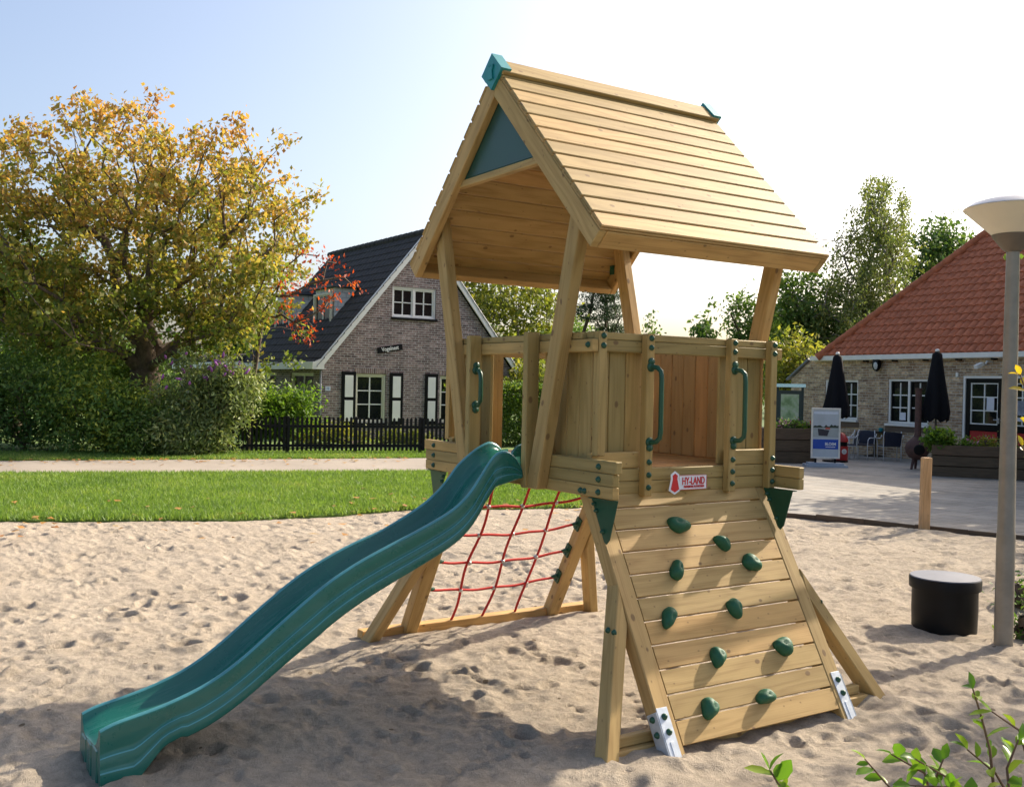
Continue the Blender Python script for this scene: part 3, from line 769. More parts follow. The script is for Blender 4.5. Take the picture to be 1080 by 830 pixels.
k = len(rows[0]); n0 = len(mb.v)
for rrow in rows: mb.v += [tuple(q) for q in rrow]
for i in range(len(rows) - 1):
    for j in range(k):
        jj = (j + 1) % k
        mb.f.append((n0 + i * k + j, n0 + i * k + jj, n0 + (i + 1) * k + jj, n0 + (i + 1) * k + j)); mb.uv.append([(0, 0)] * 4)
mb.f.append(tuple(n0 + j for j in range(k))); mb.uv.append([(0, 0)] * k); mb.f.append(tuple(n0 + (len(rows) - 1) * k + j for j in reversed(range(k)))); mb.uv.append([(0, 0)] * k)
sl = mb.build('slide', TEAL, PT, smooth=True, auto=60)
sl.data.materials.append(TEALHI)          # sky highlights painted as paler teal along the rails and the moulded ribs
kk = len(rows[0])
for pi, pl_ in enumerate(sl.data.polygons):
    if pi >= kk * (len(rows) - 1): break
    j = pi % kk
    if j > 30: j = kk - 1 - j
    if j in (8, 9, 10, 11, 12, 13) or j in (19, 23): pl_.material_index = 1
for xe_ in (.185,):
    mb = MB(); mb.prism([V(xe_, y_, z_) for y_, z_ in [(-.735, 1.16), (-.54, 1.16), (-.54, 1.298), (-.64, 1.296), (-.69, 1.280), (-.72, 1.255), (-.735, 1.225)]], (.022, 0, 0)); mb.build('entry_cheek', TEAL, sl, bevel=.006)
mb = MB()    # moulded end: back plate with two grooves between the side cheeks
yb = -2.645
for x0, x1 in ((-.168, -.070), (-.046, .046), (.070, .168)): mb.box((XC + x0, -2.690, -.06), (XC + x1, -2.60, .108 - tiltz(XC + (x0 + x1) / 2)))
mb.box((XC - .168, -2.672, -.06), (XC + .168, -2.605, .075))
mb.build('slide_end', TEAL, sl, bevel=.006)

# name plate
def text_mesh(body, size, loc, xdir, ydir, depth, matl, name, parent, align='CENTER', extrude=.001, label=None, squeeze=1.0, shear=0.0):
    cu = bpy.data.curves.new(name, 'FONT'); cu.body = body; cu.size = size; cu.align_x = align; cu.align_y = 'CENTER'; cu.extrude = extrude; cu.offset = size * .018; cu.shear = shear
    tmp = bpy.data.objects.new('tmp', cu); COL.objects.link(tmp)
    dg = bpy.context.evaluated_depsgraph_get(); me = bpy.data.meshes.new_from_object(tmp.evaluated_get(dg))
    bpy.data.objects.remove(tmp); me.name = name
    x = Vector(unit(xdir)); y = Vector(unit(ydir)); z = x.cross(y)
    mt = Matrix(((x[0] * squeeze, y[0], z[0], loc[0]), (x[1] * squeeze, y[1], z[1], loc[1]), (x[2] * squeeze, y[2], z[2], loc[2]), (0, 0, 0, 1)))
    me.transform(mt); me.materials.clear(); me.materials.append(matl)
    return link(name, me, parent)
mb = MB(); px_ = .7395
mb.prism([V(px_, a, c_) for a, c_ in [(-.085, 1.158), (.092, 1.158), (.099, 1.151), (.099, 1.092), (.092, 1.085), (-.085, 1.085)]], (.003, 0, 0))
mb.prism([V(px_, a, c_) for a, c_ in [(-.142, 1.163), (-.115, 1.180), (-.088, 1.163), (-.090, 1.14), (-.076, 1.085), (-.115, 1.064), (-.154, 1.085), (-.140, 1.14)]], (.0036, 0, 0))
pl = mb.build('name_plate', plain('plate_white', (.72, .74, .80), .35, var=.03), PT)
REDS = plain('sign_red', (.55, .012, .02), .4, var=.04)
mb = MB(); mb.prism([V(px_ + .0036, a, c_) for a, c_ in [(-.131, 1.158), (-.115, 1.168), (-.099, 1.158), (-.101, 1.14), (-.088, 1.090), (-.115, 1.075), (-.142, 1.090), (-.129, 1.14)]], (.002, 0, 0)); mb.build('shield', REDS, pl)
mb = MB()
for a, c_, e, g in [(-.085, .092, 1.1555, 1.1575), (-.085, .092, 1.0855, 1.0875), (.0965, .0985, 1.092, 1.151)]: mb.box((px_ + .003, a, e), (px_ + .0045, c_, g))
mb.build('border', REDS, pl)
text_mesh('HY-LAND', .052, (px_ + .0045, .008, 1.127), (0, 1, 0), (0, 0, 1), 0, REDS, 'lettering', pl, squeeze=.68)
text_mesh('PROFESSIONAL PLAYGROUNDS', .016, (px_ + .0045, .012, 1.100), (0, 1, 0), (0, 0, 1), 0, REDS, 'lettering', pl, squeeze=.60)

# ------------------------------------------------------------------ street furniture near the tower
LB = V(.900, 2.505, 0)
lp = thing('street_lamp', 'slim beige street lamp with an upturned cone head beside the black barrel', 'street lamp', LB)
mb = MB(); mb.lathe([(.056, -.1), (.055, .72), (.0535, .735), (.0515, .745), (.0385, 2.50), (.0385, 2.56)], LB, sides=28); mb.build('pole', POLE, lp, smooth=True, auto=40)
mb = MB(); mb.lathe([(.045, 2.485), (.062, 2.50), (.120, 2.575), (.125, 2.59), (.10, 2.60)], LB, sides=32); mb.build('collar', LAMPN, lp, smooth=True, auto=40)
mb = MB(); mb.lathe([(.122, 2.590), (.285, 2.745), (.292, 2.752), (.285, 2.757), (.272, 2.752), (.11, 2.60)], LB, sides=48); mb.build('cone_shade', LAMPC, lp, smooth=True, auto=30)
mb = MB(); mb.lathe([(.290, 2.756), (.24, 2.790), (.15, 2.815), (.075, 2.835), (.05, 2.842), (0, 2.845)], LB, sides=40); mb.build('lid', plain('lamp_lid', (.28, .30, .33), .35, metal=.5), lp, smooth=True, auto=30)

DB = V(.405, 2.635, 0)
dr = thing('barrel', 'squat black plastic barrel with a flat grey lid standing in the sand', 'barrel', DB)
mb = MB(); prof = [(.205, -.06), (.205, .02), (.209, .15), (.207, .300), (.215, .305)]; mb.lathe(prof, DB, sides=40); mb.build('barrel_body', DRUMM, dr, smooth=True, auto=40)
mb = MB(); mb.lathe([(.212, .288), (.226, .290), (.228, .352), (.224, .360)], DB, sides=44); mb.build('rim', DRUMM, dr, smooth=True, auto=40)
mb = MB(); mb.lathe([(.2235, .3605), (.220, .367), (.10, .374), (0, .376)], DB, sides=44); mb.build('lid', DRUML, dr, smooth=True, auto=40)

PB = V(-2.63, 6.80, 0)
mb = MB(); mb.bar(PB + V(0, 0, -.1), PB + V(.005, .01, .86), .105, .085, up=(.84, -.54, 0)); tag(mb.build('wooden_post', WOODPOST, bevel=.008), 'short square wooden post standing alone in the sand at the terrace edge', 'post')

# ------------------------------------------------------------------ trees and plants
def leaf_quads(C_, n_per, spread, size, seed, droop=.3, aspect=.55, flat=1.0):
    """leaf-shaped quads scattered round cluster centres"""
    r = np.random.default_rng(seed); K = len(C_); n = K * n_per
    P = np.repeat(np.asarray(C_, float), n_per, 0) + r.normal(0, 1, (n, 3)) * spread * np.array([1, 1, flat])
    a = r.normal(0, 1, (n, 3)); a[:, 2] -= droop; a /= np.linalg.norm(a, axis=1)[:, None]
    nn = r.normal(0, .7, (n, 3)); nn[:, 2] += 1.0
    bb = np.cross(nn, a); bb /= np.linalg.norm(bb, axis=1)[:, None] + 1e-9
    s = size * r.uniform(.6, 1.35, n)[:, None]; cup = np.cross(a, bb) * s * .12
    v = np.zeros((n, 4, 3)); v[:, 0] = P - a * s * .5; v[:, 1] = P + bb * s * aspect * .5 + a * s * .08 + cup; v[:, 2] = P + a * s * .5; v[:, 3] = P - bb * s * aspect * .5 + a * s * .08 + cup
    return v.reshape(-1, 3), np.arange(4 * n).reshape(n, 4)

def skeleton(base, fork, attractors, seed, step=.45, wob=.10):
    """grow limbs from a fork to every attractor, sharing limbs where they can"""
    r = np.random.default_rng(seed)
    base = np.asarray(base, float); fork = np.asarray(fork, float)
    nodes = [base, base + (fork - base) * .5 + V(*r.normal(0, .04, 3)), fork]; par = [-1, 0, 1]
    A = sorted([np.asarray(a, float) for a in attractors], key=lambda a: np.linalg.norm(a - fork))
    pathlen = [0, np.linalg.norm(nodes[1] - base), np.linalg.norm(fork - base)]
    NA = np.array(nodes); PL = np.array(pathlen)
    tips = []
    for a in A:
        d = np.linalg.norm(NA - a, axis=1); cost = d + .42 * PL; cost[:2] += 1e3
        # do not bend back sharply: penalise nodes higher than the target
        cost += np.maximum(0, NA[:, 2] - a[2]) * .25
        i = int(np.argmin(cost)); p = NA[i]; L = np.linalg.norm(a - p); k = max(1, int(L / step)); prev = i
        for q in range(1, k + 1):
            f = q / k; pt = p + (a - p) * f + V(0, 0, .10 * L * math.sin(math.pi * f)) + (V(*r.normal(0, wob * step, 3)) if q < k else 0)
            nodes.append(pt); par.append(prev); pathlen.append(pathlen[prev] + np.linalg.norm(pt - nodes[prev])); prev = len(nodes) - 1
        tips.append(prev)
        NA = np.array(nodes); PL = np.array(pathlen)
    cnt = np.zeros(len(nodes))
    for tnode in tips:
        j = tnode
        while j >= 0: cnt[j] += 1; j = par[j]
    return NA, par, cnt
def limb_mesh(name, NA, par, cnt, r_trunk, matl, parent, rmin=.006, pw=.5, minpix=0):
    mb = MB(); tot = cnt[0]
    rad = np.maximum(rmin, r_trunk * (cnt / tot)**pw)
    rad[0] *= 1.35
    for i in range(1, len(NA)):
        j = par[i]; sides = 9 if rad[i] > .08 else (6 if rad[i] > .03 else 4)
        mb.tube([NA[j], NA[i]], [min(rad[j], rad[i] * 1.45), rad[i]], sides, cap=False)
    return mb.build(name, matl, parent, smooth=True)

def ell_points(c, rad, n, seed, hollow=.35, low=-1.0, lump=.25):
    r = np.random.default_rng(seed); out_ = []
    ph = r.uniform(0, 6.28, 6)
    while len(out_) < n:
        p = r.normal(0, 1, 3); p /= np.linalg.norm(p)
        if p[2] < low: continue
        th = math.atan2(p[1], p[0])
        q = 1 + lump * (.5 * math.sin(3 * th + ph[0] + 2 * p[2]) + .5 * math.sin(5 * p[2] + ph[1] + th) + .35 * math.sin(7 * th + ph[2]))
        rr = (hollow**3 + (1 - hollow**3) * r.random())**(1 / 3) * q
        out_.append(np.asarray(c) + p * np.asarray(rad) * rr)
    return np.array(out_)

def tree(name, label, base, fork_h, crown_c, crown_r, ncl, nper, leaf, spread, r_trunk, lmat, bmat, seed, group=None, hollow=.3, low=-.7, droop=.3, aspect=.55, cat='tree', lump=.25, extra=None, flat=.8, lean=(0, 0)):
    base = np.asarray(base, float); o = thing(name, label, cat, base, group)
    A = ell_points(crown_c, crown_r, ncl, seed, hollow, low, lump)
    if extra is not None: A = np.concatenate([A, extra])
    fork = base + V(lean[0], lean[1], fork_h)
    NA, par, cnt = skeleton(base, fork, A, seed + 1)
    limb_mesh('trunk', NA, par, cnt, r_trunk, bmat, o, pw=.58)
    v, f = leaf_quads(A, nper, spread, leaf, seed + 2, droop, aspect, flat)
    link('crown', mesh_np('crown', v, f, lmat), o)
    return o

CHEST = leafmat('chestnut_leaves', [(.16, (.085, .145, .025)), (.40, (.17, .205, .042)), (.57, (.34, .28, .075)), (.72, (.46, .27, .09)), (.95, (.44, .19, .07))], hstops=.45, transl=.55, nscale=1.1, hz=(1.2, 8.6))
LGREEN = leafmat('mid_green_leaves', [(.1, (0.055, 0.117, 0.028)), (.5, (0.117, 0.205, 0.043)), (.9, (0.235, 0.313, 0.069))])
DGREEN = leafmat('dark_green_leaves', [(.1, (0.047, 0.105, 0.029)), (.5, (0.101, 0.189, 0.047)), (.9, (0.246, 0.333, 0.081))], transl=.3)
YGREEN = leafmat('yellow_green_leaves', [(.1, (0.088, 0.125, 0.025)), (.5, (0.188, 0.225, 0.044)), (.9, (0.350, 0.312, 0.062))], transl=.5)
BGREEN = leafmat('birch_leaves', [(.1, (0.072, 0.112, 0.035)), (.5, (0.136, 0.184, 0.056)), (.9, (0.256, 0.264, 0.080))], transl=.4)
PINEM = leafmat('pine_needles', [(.1, (0.022, 0.051, 0.022)), (.5, (0.048, 0.088, 0.035)), (.9, (0.088, 0.128, 0.045))], transl=.15)
REDL = leafmat('red_leaves', [(.1, (.26, .03, .015)), (.5, (.42, .06, .02)), (.9, (.50, .13, .03))], transl=.45)
BUDL = leafmat('butterfly_bush_leaves', [(.1, (0.089, 0.138, 0.049)), (.5, (0.186, 0.250, 0.089)), (.9, (0.400, 0.425, 0.175))], transl=.3)
BRIGHT = leafmat('bright_bush_leaves', [(.1, (0.055, 0.121, 0.017)), (.5, (0.110, 0.209, 0.028)), (.9, (0.198, 0.286, 0.044))], transl=.5)
FGLEAF = leafmat('near_shrub_leaves', [(.1, (0.065, 0.169, 0.016)), (.5, (0.143, 0.286, 0.026)), (.82, (0.286, 0.364, 0.039)), (.97, (0.546, 0.351, 0.039))], transl=.45, rough=.32, nscale=3)
PURPLE = plain('purple_blossom', (.30, .10, .36), .8, var=.3, scale=30)
PINK = plain('pink_blossom', (.50, .22, .32), .8, var=.3, scale=30)

# autumn horse chestnut at the left
cb = gp(155, 481); cb = at(152, 478, 22.6); cb[2] = 0
tc = at(140, 268, 22.6)
ct = tree('chestnut_tree', 'large horse chestnut with yellowing and orange leaves left of the brick house', cb, 1.75, tc, (3.3, 3.8, 3.15), 660, 52, .125, .15, .34, CHEST, BARK, 21,
          hollow=.34, low=-.78, droop=.8, aspect=.62, lump=.20, extra=np.array([at(x, y, d) for x, y, d in [(322, 212, 21.5), (335, 206, 21.5), (305, 235, 21), (300, 190, 22), (295, 290, 21.3), (285, 330, 21.2), (268, 345, 21.2), (255, 320, 21.2), (240, 345, 21.2), (225, 352, 21.2), (300, 150, 22), (20, 130, 22), (10, 180, 22), (5, 320, 22), (30, 345, 21.8), (60, 350, 21.4), (90, 370, 21.4), (110, 360, 21), (130, 345, 21), (180, 350, 21), (200, 340, 21.5)] + [(random.Random(k).uniform(0, 290), random.Random(k + 500).uniform(275, 372 - 20 * (k % 3)), random.Random(k + 900).uniform(20.6, 22.2)) for k in range(95) if not (135 < random.Random(k).uniform(0, 290) < 195 and random.Random(k + 500).uniform(275, 372) > 345)]]))
# the chestnut's low dark left side is a second, greener tree behind it
tree('dark_leafy_tree', 'dark green tree behind the left side of the horse chestnut', at(15, 474, 27) * V(1, 1, 0), 1.4, at(10, 335, 27), (2.3, 2.6, 2.0), 170, 80, .16, .30, .2, DGREEN, BARK, 31, low=-.9)
# red-leaved branch tree in front of the house
rb = at(262, 478, 22.2); rb[2] = 0
o = thing('red_leaved_tree', 'thin young tree whose red autumn branches hang before the house dormers', 'tree', rb)
RA = [at(x, y, 22.0 + dd) for x, y, dd in [(300, 283, .2), (318, 268, 0), (335, 270, .3), (345, 276, 0), (355, 278, .2), (362, 292, 0), (375, 304, .1), (340, 296, 0), (325, 300, .2), (312, 305, -.1), (300, 322, 0), (290, 335, .2), (310, 340, -.2), (316, 352, 0), (325, 358, .2), (330, 345, 0), (322, 336, -.2), (346, 318, .1), (352, 312, 0), (306, 312, .1), (342, 325, -.1), (294, 302, 0)]]
NA, par, cnt = skeleton(rb, at(278, 330, 22.2), RA, 5, .3, .25); limb_mesh('trunk', NA, par, cnt, .045, BARK, o, rmin=.007, pw=.42)
v, f = leaf_quads(RA, 20, .12, .10, 9, 1.2, .5); link('crown', mesh_np('crown', v, f, REDL), o)

def shrub(name, label, base, c_list, ncl, nper, leaf, spread, lmat, seed, group=None, cat='shrub', blossoms=None, bmat=None, droop=.1, aspect=.5, nb=0, bsz=1.0):
    base = np.asarray(base, float); o = thing(name, label, cat, base, group)
    A = np.concatenate([ell_points(c, rd, ncl // len(c_list), seed + i, .45, -.95, .3) for i, (c, rd) in enumerate(c_list)])
    A = A[A[:, 2] > .04]
    NA, par, cnt = skeleton(base, base + V(0, 0, .15), A, seed + 50, .3, .15); limb_mesh('stem', NA, par, cnt, .05, BARK, o, rmin=.005)
    v, f = leaf_quads(A, nper, spread, leaf, seed + 70, droop, aspect); v[:, 2] = np.maximum(v[:, 2], .01)
    link('foliage', mesh_np('foliage', v, f, lmat), o)
    if nb:
        r_ = np.random.default_rng(seed + 90); top = A[np.argsort(-(A[:, 2] + .5 * A @ np.array([.84, -.54, 0])))[:nb * 2]]; r_.shuffle(top)
        mb = MB()
        for q in top[:nb]:
            d = unit(V(r_.normal(.25, .35), r_.normal(-.15, .35), r_.uniform(.1, .9))); q = q + V(.12, -.08, .12) * bsz; L = r_.uniform(.10, .2) * bsz
            mb.tube([q, q + d * L * .3, q + d * L * .7, q + d * L], [.018 * bsz, .030 * bsz, .022 * bsz, .004 * bsz], 6)
        mb.build('blossom', bmat, o, smooth=True)
    return o
def shz(px, py, d): q = at(px, py, d); return q
def base_at(px, d): q = at(px, 480, d); q[2] = 0; return q
shrub('broadleaf_shrub', 'broad dark green shrub at the left edge of the photo', base_at(25, 21.0), [(shz(20, 425, 21.0), (.9, 1.15, .95)), (shz(-40, 420, 21.2), (.9, 1.1, 1.0))], 300, 46, .10, .16, DGREEN, 200)
shrub('broadleaf_shrub', 'dark green shrub with yellow-lit leaves below the chestnut trunk, left of the purple blossom', base_at(110, 21.0), [(shz(95, 432, 20.9), (.8, 1.0, .85)), (shz(135, 445, 20.7), (.6, .75, .65))], 320, 46, .10, .15, leafmat('dappled_shrub', [(.1, (0.057, 0.129, 0.029)), (.5, (0.144, 0.245, 0.053)), (.85, (0.488, 0.516, 0.086))], transl=.35), 220)
shrub('broadleaf_shrub', 'tall bushy shrub behind the chestnut trunk, above the lower shrubs', base_at(75, 23.5), [(shz(60, 395, 23.4), (1.2, 1.6, 1.0)), (shz(130, 400, 23.6), (.7, .9, .75))], 240, 46, .11, .2, LGREEN, 240)
shrub('broadleaf_shrub', 'small leafy shrub closing the row just left of the purple blossom bush', base_at(150, 20.3), [(shz(160, 455, 20.4), (.5, .65, .45))], 110, 50, .08, .12, LGREEN, 260)
shrub('butterfly_bush', 'butterfly bush with purple flower spikes at the left end of the picket fence', base_at(218, 20.8), [(shz(205, 430, 20.8), (.62, .85, .95)), (shz(240, 415, 20.9), (.55, .65, .62)), (shz(195, 460, 20.6), (.6, .75, .45))], 390, 44, .115, .13, BUDL, 280, nb=34, bmat=PURPLE, aspect=.33, droop=.4)
shrub('garden_bush', 'bright green bush between the butterfly bush and the house corner behind the fence', base_at(300, 23.4), [(shz(302, 437, 23.4), (.5, .75, .60)), (shz(272, 440, 23.6), (.4, .5, .5))], 220, 40, .11, .14, BRIGHT, 300)
shrub('garden_bush', 'low yellow-green plants behind the fence under the house window', base_at(370, 23.9), [(shz(350, 463, 23.9), (.25, 1.0, .28)), (shz(430, 466, 25.2), (.25, 1.0, .22))], 130, 30, .09, .10, YGREEN, 320)

# picket fence
fa = V(-17.02, 2.80, 0); fb = V(-15.45, 8.6, 0); fu = unit(fb - fa); fn = V(-fu[1], fu[0], 0); FL = np.linalg.norm(fb - fa)
fo = thing('picket_fence', 'low black picket fence in front of the brick house', 'fence', fa)
mb = MB(); n_p = int(FL / .098); fr = random.Random(12)
for i in range(n_p):
    p = fa + fu * (i + .5) * .098; hh = .755 + fr.uniform(-.012, .012); tl = fr.uniform(-.006, .006); wdt = .055
    q = [p + fu * (-wdt / 2), p + fu * (wdt / 2), p + fu * (wdt / 2 + tl) + V(0, 0, hh - .03), p + fu * tl + V(0, 0, hh), p + fu * (-wdt / 2 + tl) + V(0, 0, hh - .03)]
    q = [a + V(0, 0, .06) for a in q]; mb.prism(q, -fn * .016)
mb.build('picket_panel', FENCEM, fo)
for z in (.17, .60):
    mb = MB(); mb.bar(fa + V(0, 0, z) + fn * .022, fb + V(0, 0, z) + fn * .022, .036, .06); mb.build('rail', FENCEM, fo)
for k in range(5):
    p = fa + fu * FL * k / 4 + fn * .07; mb = MB(); mb.bar(p + V(0, 0, -.1), p + V(0, 0, .82), .07, .07, up=(1, 0, 0)); mb.build('fence_post', FENCEM, fo, bevel=.006)

# hedge seen through the tower opening
hb = V(-17.6, 11.2, 0); ho = thing('clipped_hedge', 'clipped green hedge seen through the tower opening beyond the lawn', 'hedge', hb)
r = np.random.default_rng(77); n = 2600
hp = np.stack([r.uniform(-.45, .45, n), r.uniform(-2.2, 3.0, n), r.uniform(.03, 1.52, n)], 1)
side = r.integers(0, 3, n); hp[side == 0, 0] = .45 + r.normal(0, .03, (side == 0).sum()); hp[side == 1, 2] = 1.52 + r.normal(0, .03, (side == 1).sum())
hp += hb
v, f = leaf_quads(hp, 14, .07, .075, 78, .1, .6); link('foliage', mesh_np('foliage', v, f, leafmat('hedge_leaves', [(.1, (0.039, 0.091, 0.016)), (.5, (0.091, 0.163, 0.026)), (.9, (0.208, 0.260, 0.039))])), ho)
mb = MB()
for k in range(14): mb.tube([hb + V(0, -2.1 + k * .37, 0), hb + V(.02, -2.08 + k * .37, .6), hb + V(-.03, -2.1 + k * .37, 1.35)], [.03, .022, .01], 5)
mb.build('stem', BARK, ho)

# trees behind the tower and beside the restaurant
def bt(name, label, px, d, pytop, pybot, half_px, **kw):
    b0 = at(px, 470, d); b0[2] = 0
    topz = at(px, pytop, d)[2]; botz = max(.4, at(px, pybot, d)[2]); rx = half_px * d / FPX
    c = V(b0[0], b0[1], (topz + botz) / 2)
    args = dict(ncl=150, nper=70, leaf=.17, spread=.32, r_trunk=.16, lmat=LGREEN, bmat=BARK, seed=int(px * 3 + d))
    args.update(kw); rz = (topz - botz) / 2 * .92
    return tree(name, label, b0, max(.5, botz * .8), c, (rx, rx, rz), args.pop('ncl'), args.pop('nper'), args.pop('leaf'), args.pop('spread'), args.pop('r_trunk'), args.pop('lmat'), args.pop('bmat'), args.pop('seed'), **args)
G = 'trees beyond the playground'
bt('deciduous_tree', 'pale yellow-green loose tree between the house gable and the pine, under the tower roof', 525, 36, 255, 425, 62, lmat=YGREEN, leaf=.20, spread=.36, ncl=150, nper=46, bmat=BARKG, group=G)
bt('deciduous_tree', 'small bright tree behind the clipped hedge in the tower opening', 556, 31, 372, 440, 40, lmat=YGREEN, leaf=.15, ncl=70, nper=50, group=G)
bt('deciduous_tree', 'green tree half hidden by the nearest leaning tower post', 592, 44, 330, 440, 34, lmat=LGREEN, leaf=.2, ncl=70, nper=60, group=G)
# pine: whorled flat boughs
pb_ = at(628, 470, 40); pb_[2] = 0
o = thing('pine_tree', 'dark pine with flat boughs framed between the tower posts', 'tree', pb_, G)
rr_ = np.random.default_rng(91); PA = []
for k in range(11):
    z = 2.0 + k * .38
    for j in range(6):
        a = rr_.uniform(0, 6.28); L = (2.15 - k * .15) * rr_.uniform(.55, 1.0)
        for q in (.45, .75, 1.0): PA.append(pb_ + V(math.cos(a) * L * q, math.sin(a) * L * q, z + .18 * q + rr_.normal(0, .08)))
PA = np.array(PA); NA, par, cnt = skeleton(pb_, pb_ + V(0, 0, 1.6), PA, 92, .5); limb_mesh('trunk', NA, par, cnt, .17, BARK, o)
v, f = leaf_quads(PA, 70, .22, .16, 93, 0, .22, .35); link('crown', mesh_np('crown', v, f, PINEM), o)
bt('young_tree', 'thin young treetop showing above the middle of the tower rail', 741, 34, 324, 400, 13, lmat=DGREEN, leaf=.17, spread=.16, ncl=34, nper=22, r_trunk=.05, group=G, lump=.4)
bt('young_tree', 'tiny treetop just right of the far leaning post above the rail', 686, 40, 334, 400, 10, lmat=DGREEN, leaf=.16, spread=.15, ncl=26, nper=24, r_trunk=.05, group=G)
bt('deciduous_tree', 'green tree rising behind the right end of the tower rail', 789, 37, 308, 430, 30, lmat=LGREEN, leaf=.17, spread=.24, ncl=110, nper=46, group=G, lump=.35)
bt('deciduous_tree', 'bushy green tree just right of the tower post, left of the tall birch', 840, 40, 282, 450, 32, lmat=LGREEN, leaf=.2, spread=.34, ncl=170, nper=62, group=G)
bt('deciduous_tree', 'low yellow-green tree at the left corner of the restaurant', 838, 31, 355, 455, 28, lmat=YGREEN, leaf=.15, spread=.26, ncl=90, nper=56, group=G)
bt('round_tree', 'round dark green tree behind the red roof, right of the tall birch', 995, 46, 236, 360, 44, lmat=DGREEN, leaf=.22, spread=.36, ncl=170, nper=70, group=G, r_trunk=.25)
# the tall birch with hanging twigs
bb_ = at(922, 470, 40); bb_[2] = 0
o = thing('birch_tree', 'tall feathery birch with hanging twigs left of the red restaurant roof', 'tree', bb_, G)
rr_ = np.random.default_rng(131); BA = []
for k in range(330):
    py = 186 + (rr_.random()**.8) * 190; f_ = (py - 180) / 190
    wd_ = (20 + 34 * min(1, f_ * 1.35)) * (1 + .22 * math.sin(py * .13)); pxx = 928 - 14 * f_ + rr_.normal(0, .55) * wd_
    q = at(pxx, py, 40 + rr_.normal(0, 1.1)); BA.append(q)
for k in range(110):
    q = at(rr_.normal(892, 15), rr_.uniform(300, 385), 39 + rr_.normal(0, .8)); BA.append(q)
BA = np.array(BA); NA, par, cnt = skeleton(bb_, bb_ + V(0, 0, 2.6), BA, 132, .6); limb_mesh('trunk', NA, par, cnt, .20, BARKG, o, rmin=.010)
CC = []
for q in BA:
    L = rr_.uniform(.3, 1.2)
    for j in range(6): CC.append(q + V(rr_.normal(0, .10), rr_.normal(0, .10), -L * j / 5))
v, f = leaf_quads(np.array(CC), 13, .12, .115, 133, 1.5, .6); link('crown', mesh_np('crown', v, f, BGREEN), o)
bt('deciduous_tree', 'distant green tree behind the flat wing of the brick house', 262, 40, 318, 420, 30, lmat=LGREEN, leaf=.2, ncl=90, nper=60, group=G)
# woodland beyond everything, one mass on the horizon
r = np.random.default_rng(400); WC = []
for k in range(420):
    a = r.uniform(-1, 1); pxx = 540 + a * 760; d = r.uniform(62, 85); hmax = 2.2 + 3.4 * (vnoise(np.array([pxx / 60 + 40]), np.array([3.0]), 1.0, 9)[0] + .5)
    q = at(pxx, 420, d); q[2] = r.uniform(.2, hmax); WC.append(q)
v, f = leaf_quads(np.array(WC), 60, .85, .5, 401, .2, .7); kind(link('woods', mesh_np('woods', v, f, LGREEN)), 'stuff')
# trees standing outside the right of the view: they throw the dappled shade on the terrace and near sand
SH = 'trees right of the view'
def ot(x, y, h, rad, lab, seed, ncl=130, nper=60, leaf=.2, spread=.3):
    tree('shade_tree', lab, (x, y, 0), h * .35, (x, y, h * .66), (rad, rad, h * .34), ncl, nper, leaf, spread, .18, LGREEN, BARK, seed, group=SH)
ot(3.15, 6.8, 5.6, 1.75, 'leafy tree at the sand edge right of the street lamp', 501, ncl=170, nper=60, leaf=.16, spread=.24)
ot(-3.5, 15.0, 5.4, 2.0, 'leafy tree in front of the right half of the restaurant', 502)
ot(-.4, 13.6, 5.0, 2.0, 'leafy tree at the far right end of the restaurant front', 505)
ot(3.0, 15.5, 7.0, 2.6, 'leafy tree on the terrace far right', 503)
ot(7.0, 12.0, 6.5, 2.4, 'leafy tree far right beyond the sand', 504)

# ------------------------------------------------------------------ building helpers
def wall_face(mb, O, u, z_poly_top, width, holes, z0=0.0, thick=.22, n=None):
    """wall of rectangles round holes; O corner, u along, n outward; holes [(u0,u1,z0,z1)]"""
    us = sorted({0.0, width, *[h[0] for h in holes], *[h[1] for h in holes]}); top = z_poly_top
    zs = sorted({z0, top, *[h[2] for h in holes], *[h[3] for h in holes]})
    O = np.asarray(O, float)
    def P(a, z, d=0): return O + u * a + V(0, 0, z) - n * d
    def solid(a, z): return not any(h[0] < a < h[1] and h[2] < z < h[3] for h in holes)
    for i in range(len(us) - 1):
        for j in range(len(zs) - 1):
            a0, a1, b0, b1 = us[i], us[i + 1], zs[j], zs[j + 1]
            if b1 > top + 1e-6 or not solid((a0 + a1) / 2, (b0 + b1) / 2): continue
            mb.quad([P(a0, b0), P(a1, b0), P(a1, b1), P(a0, b1)], [(a0, b0), (a1, b0), (a1, b1), (a0, b1)])
    for (a0, a1, b0, b1) in holes:     # reveals
        for q, uvq in (([P(a0, b0), P(a0, b0, thick), P(a0, b1, thick), P(a0, b1)], [(0, b0), (thick, b0), (thick, b1), (0, b1)]), ([P(a1, b0), P(a1, b1), P(a1, b1, thick), P(a1, b0, thick)], [(0, b0), (0, b1), (thick, b1), (thick, b0)]),
                  ([P(a0, b1), P(a0, b1, thick), P(a1, b1, thick), P(a1, b1)], [(a0, 0), (a0, thick), (a1, thick), (a1, 0)]), ([P(a0, b0), P(a1, b0), P(a1, b0, thick), P(a0, b0, thick)], [(a0, 0), (a1, 0), (a1, thick), (a0, thick)])):
            mb.quad(q, uvq)
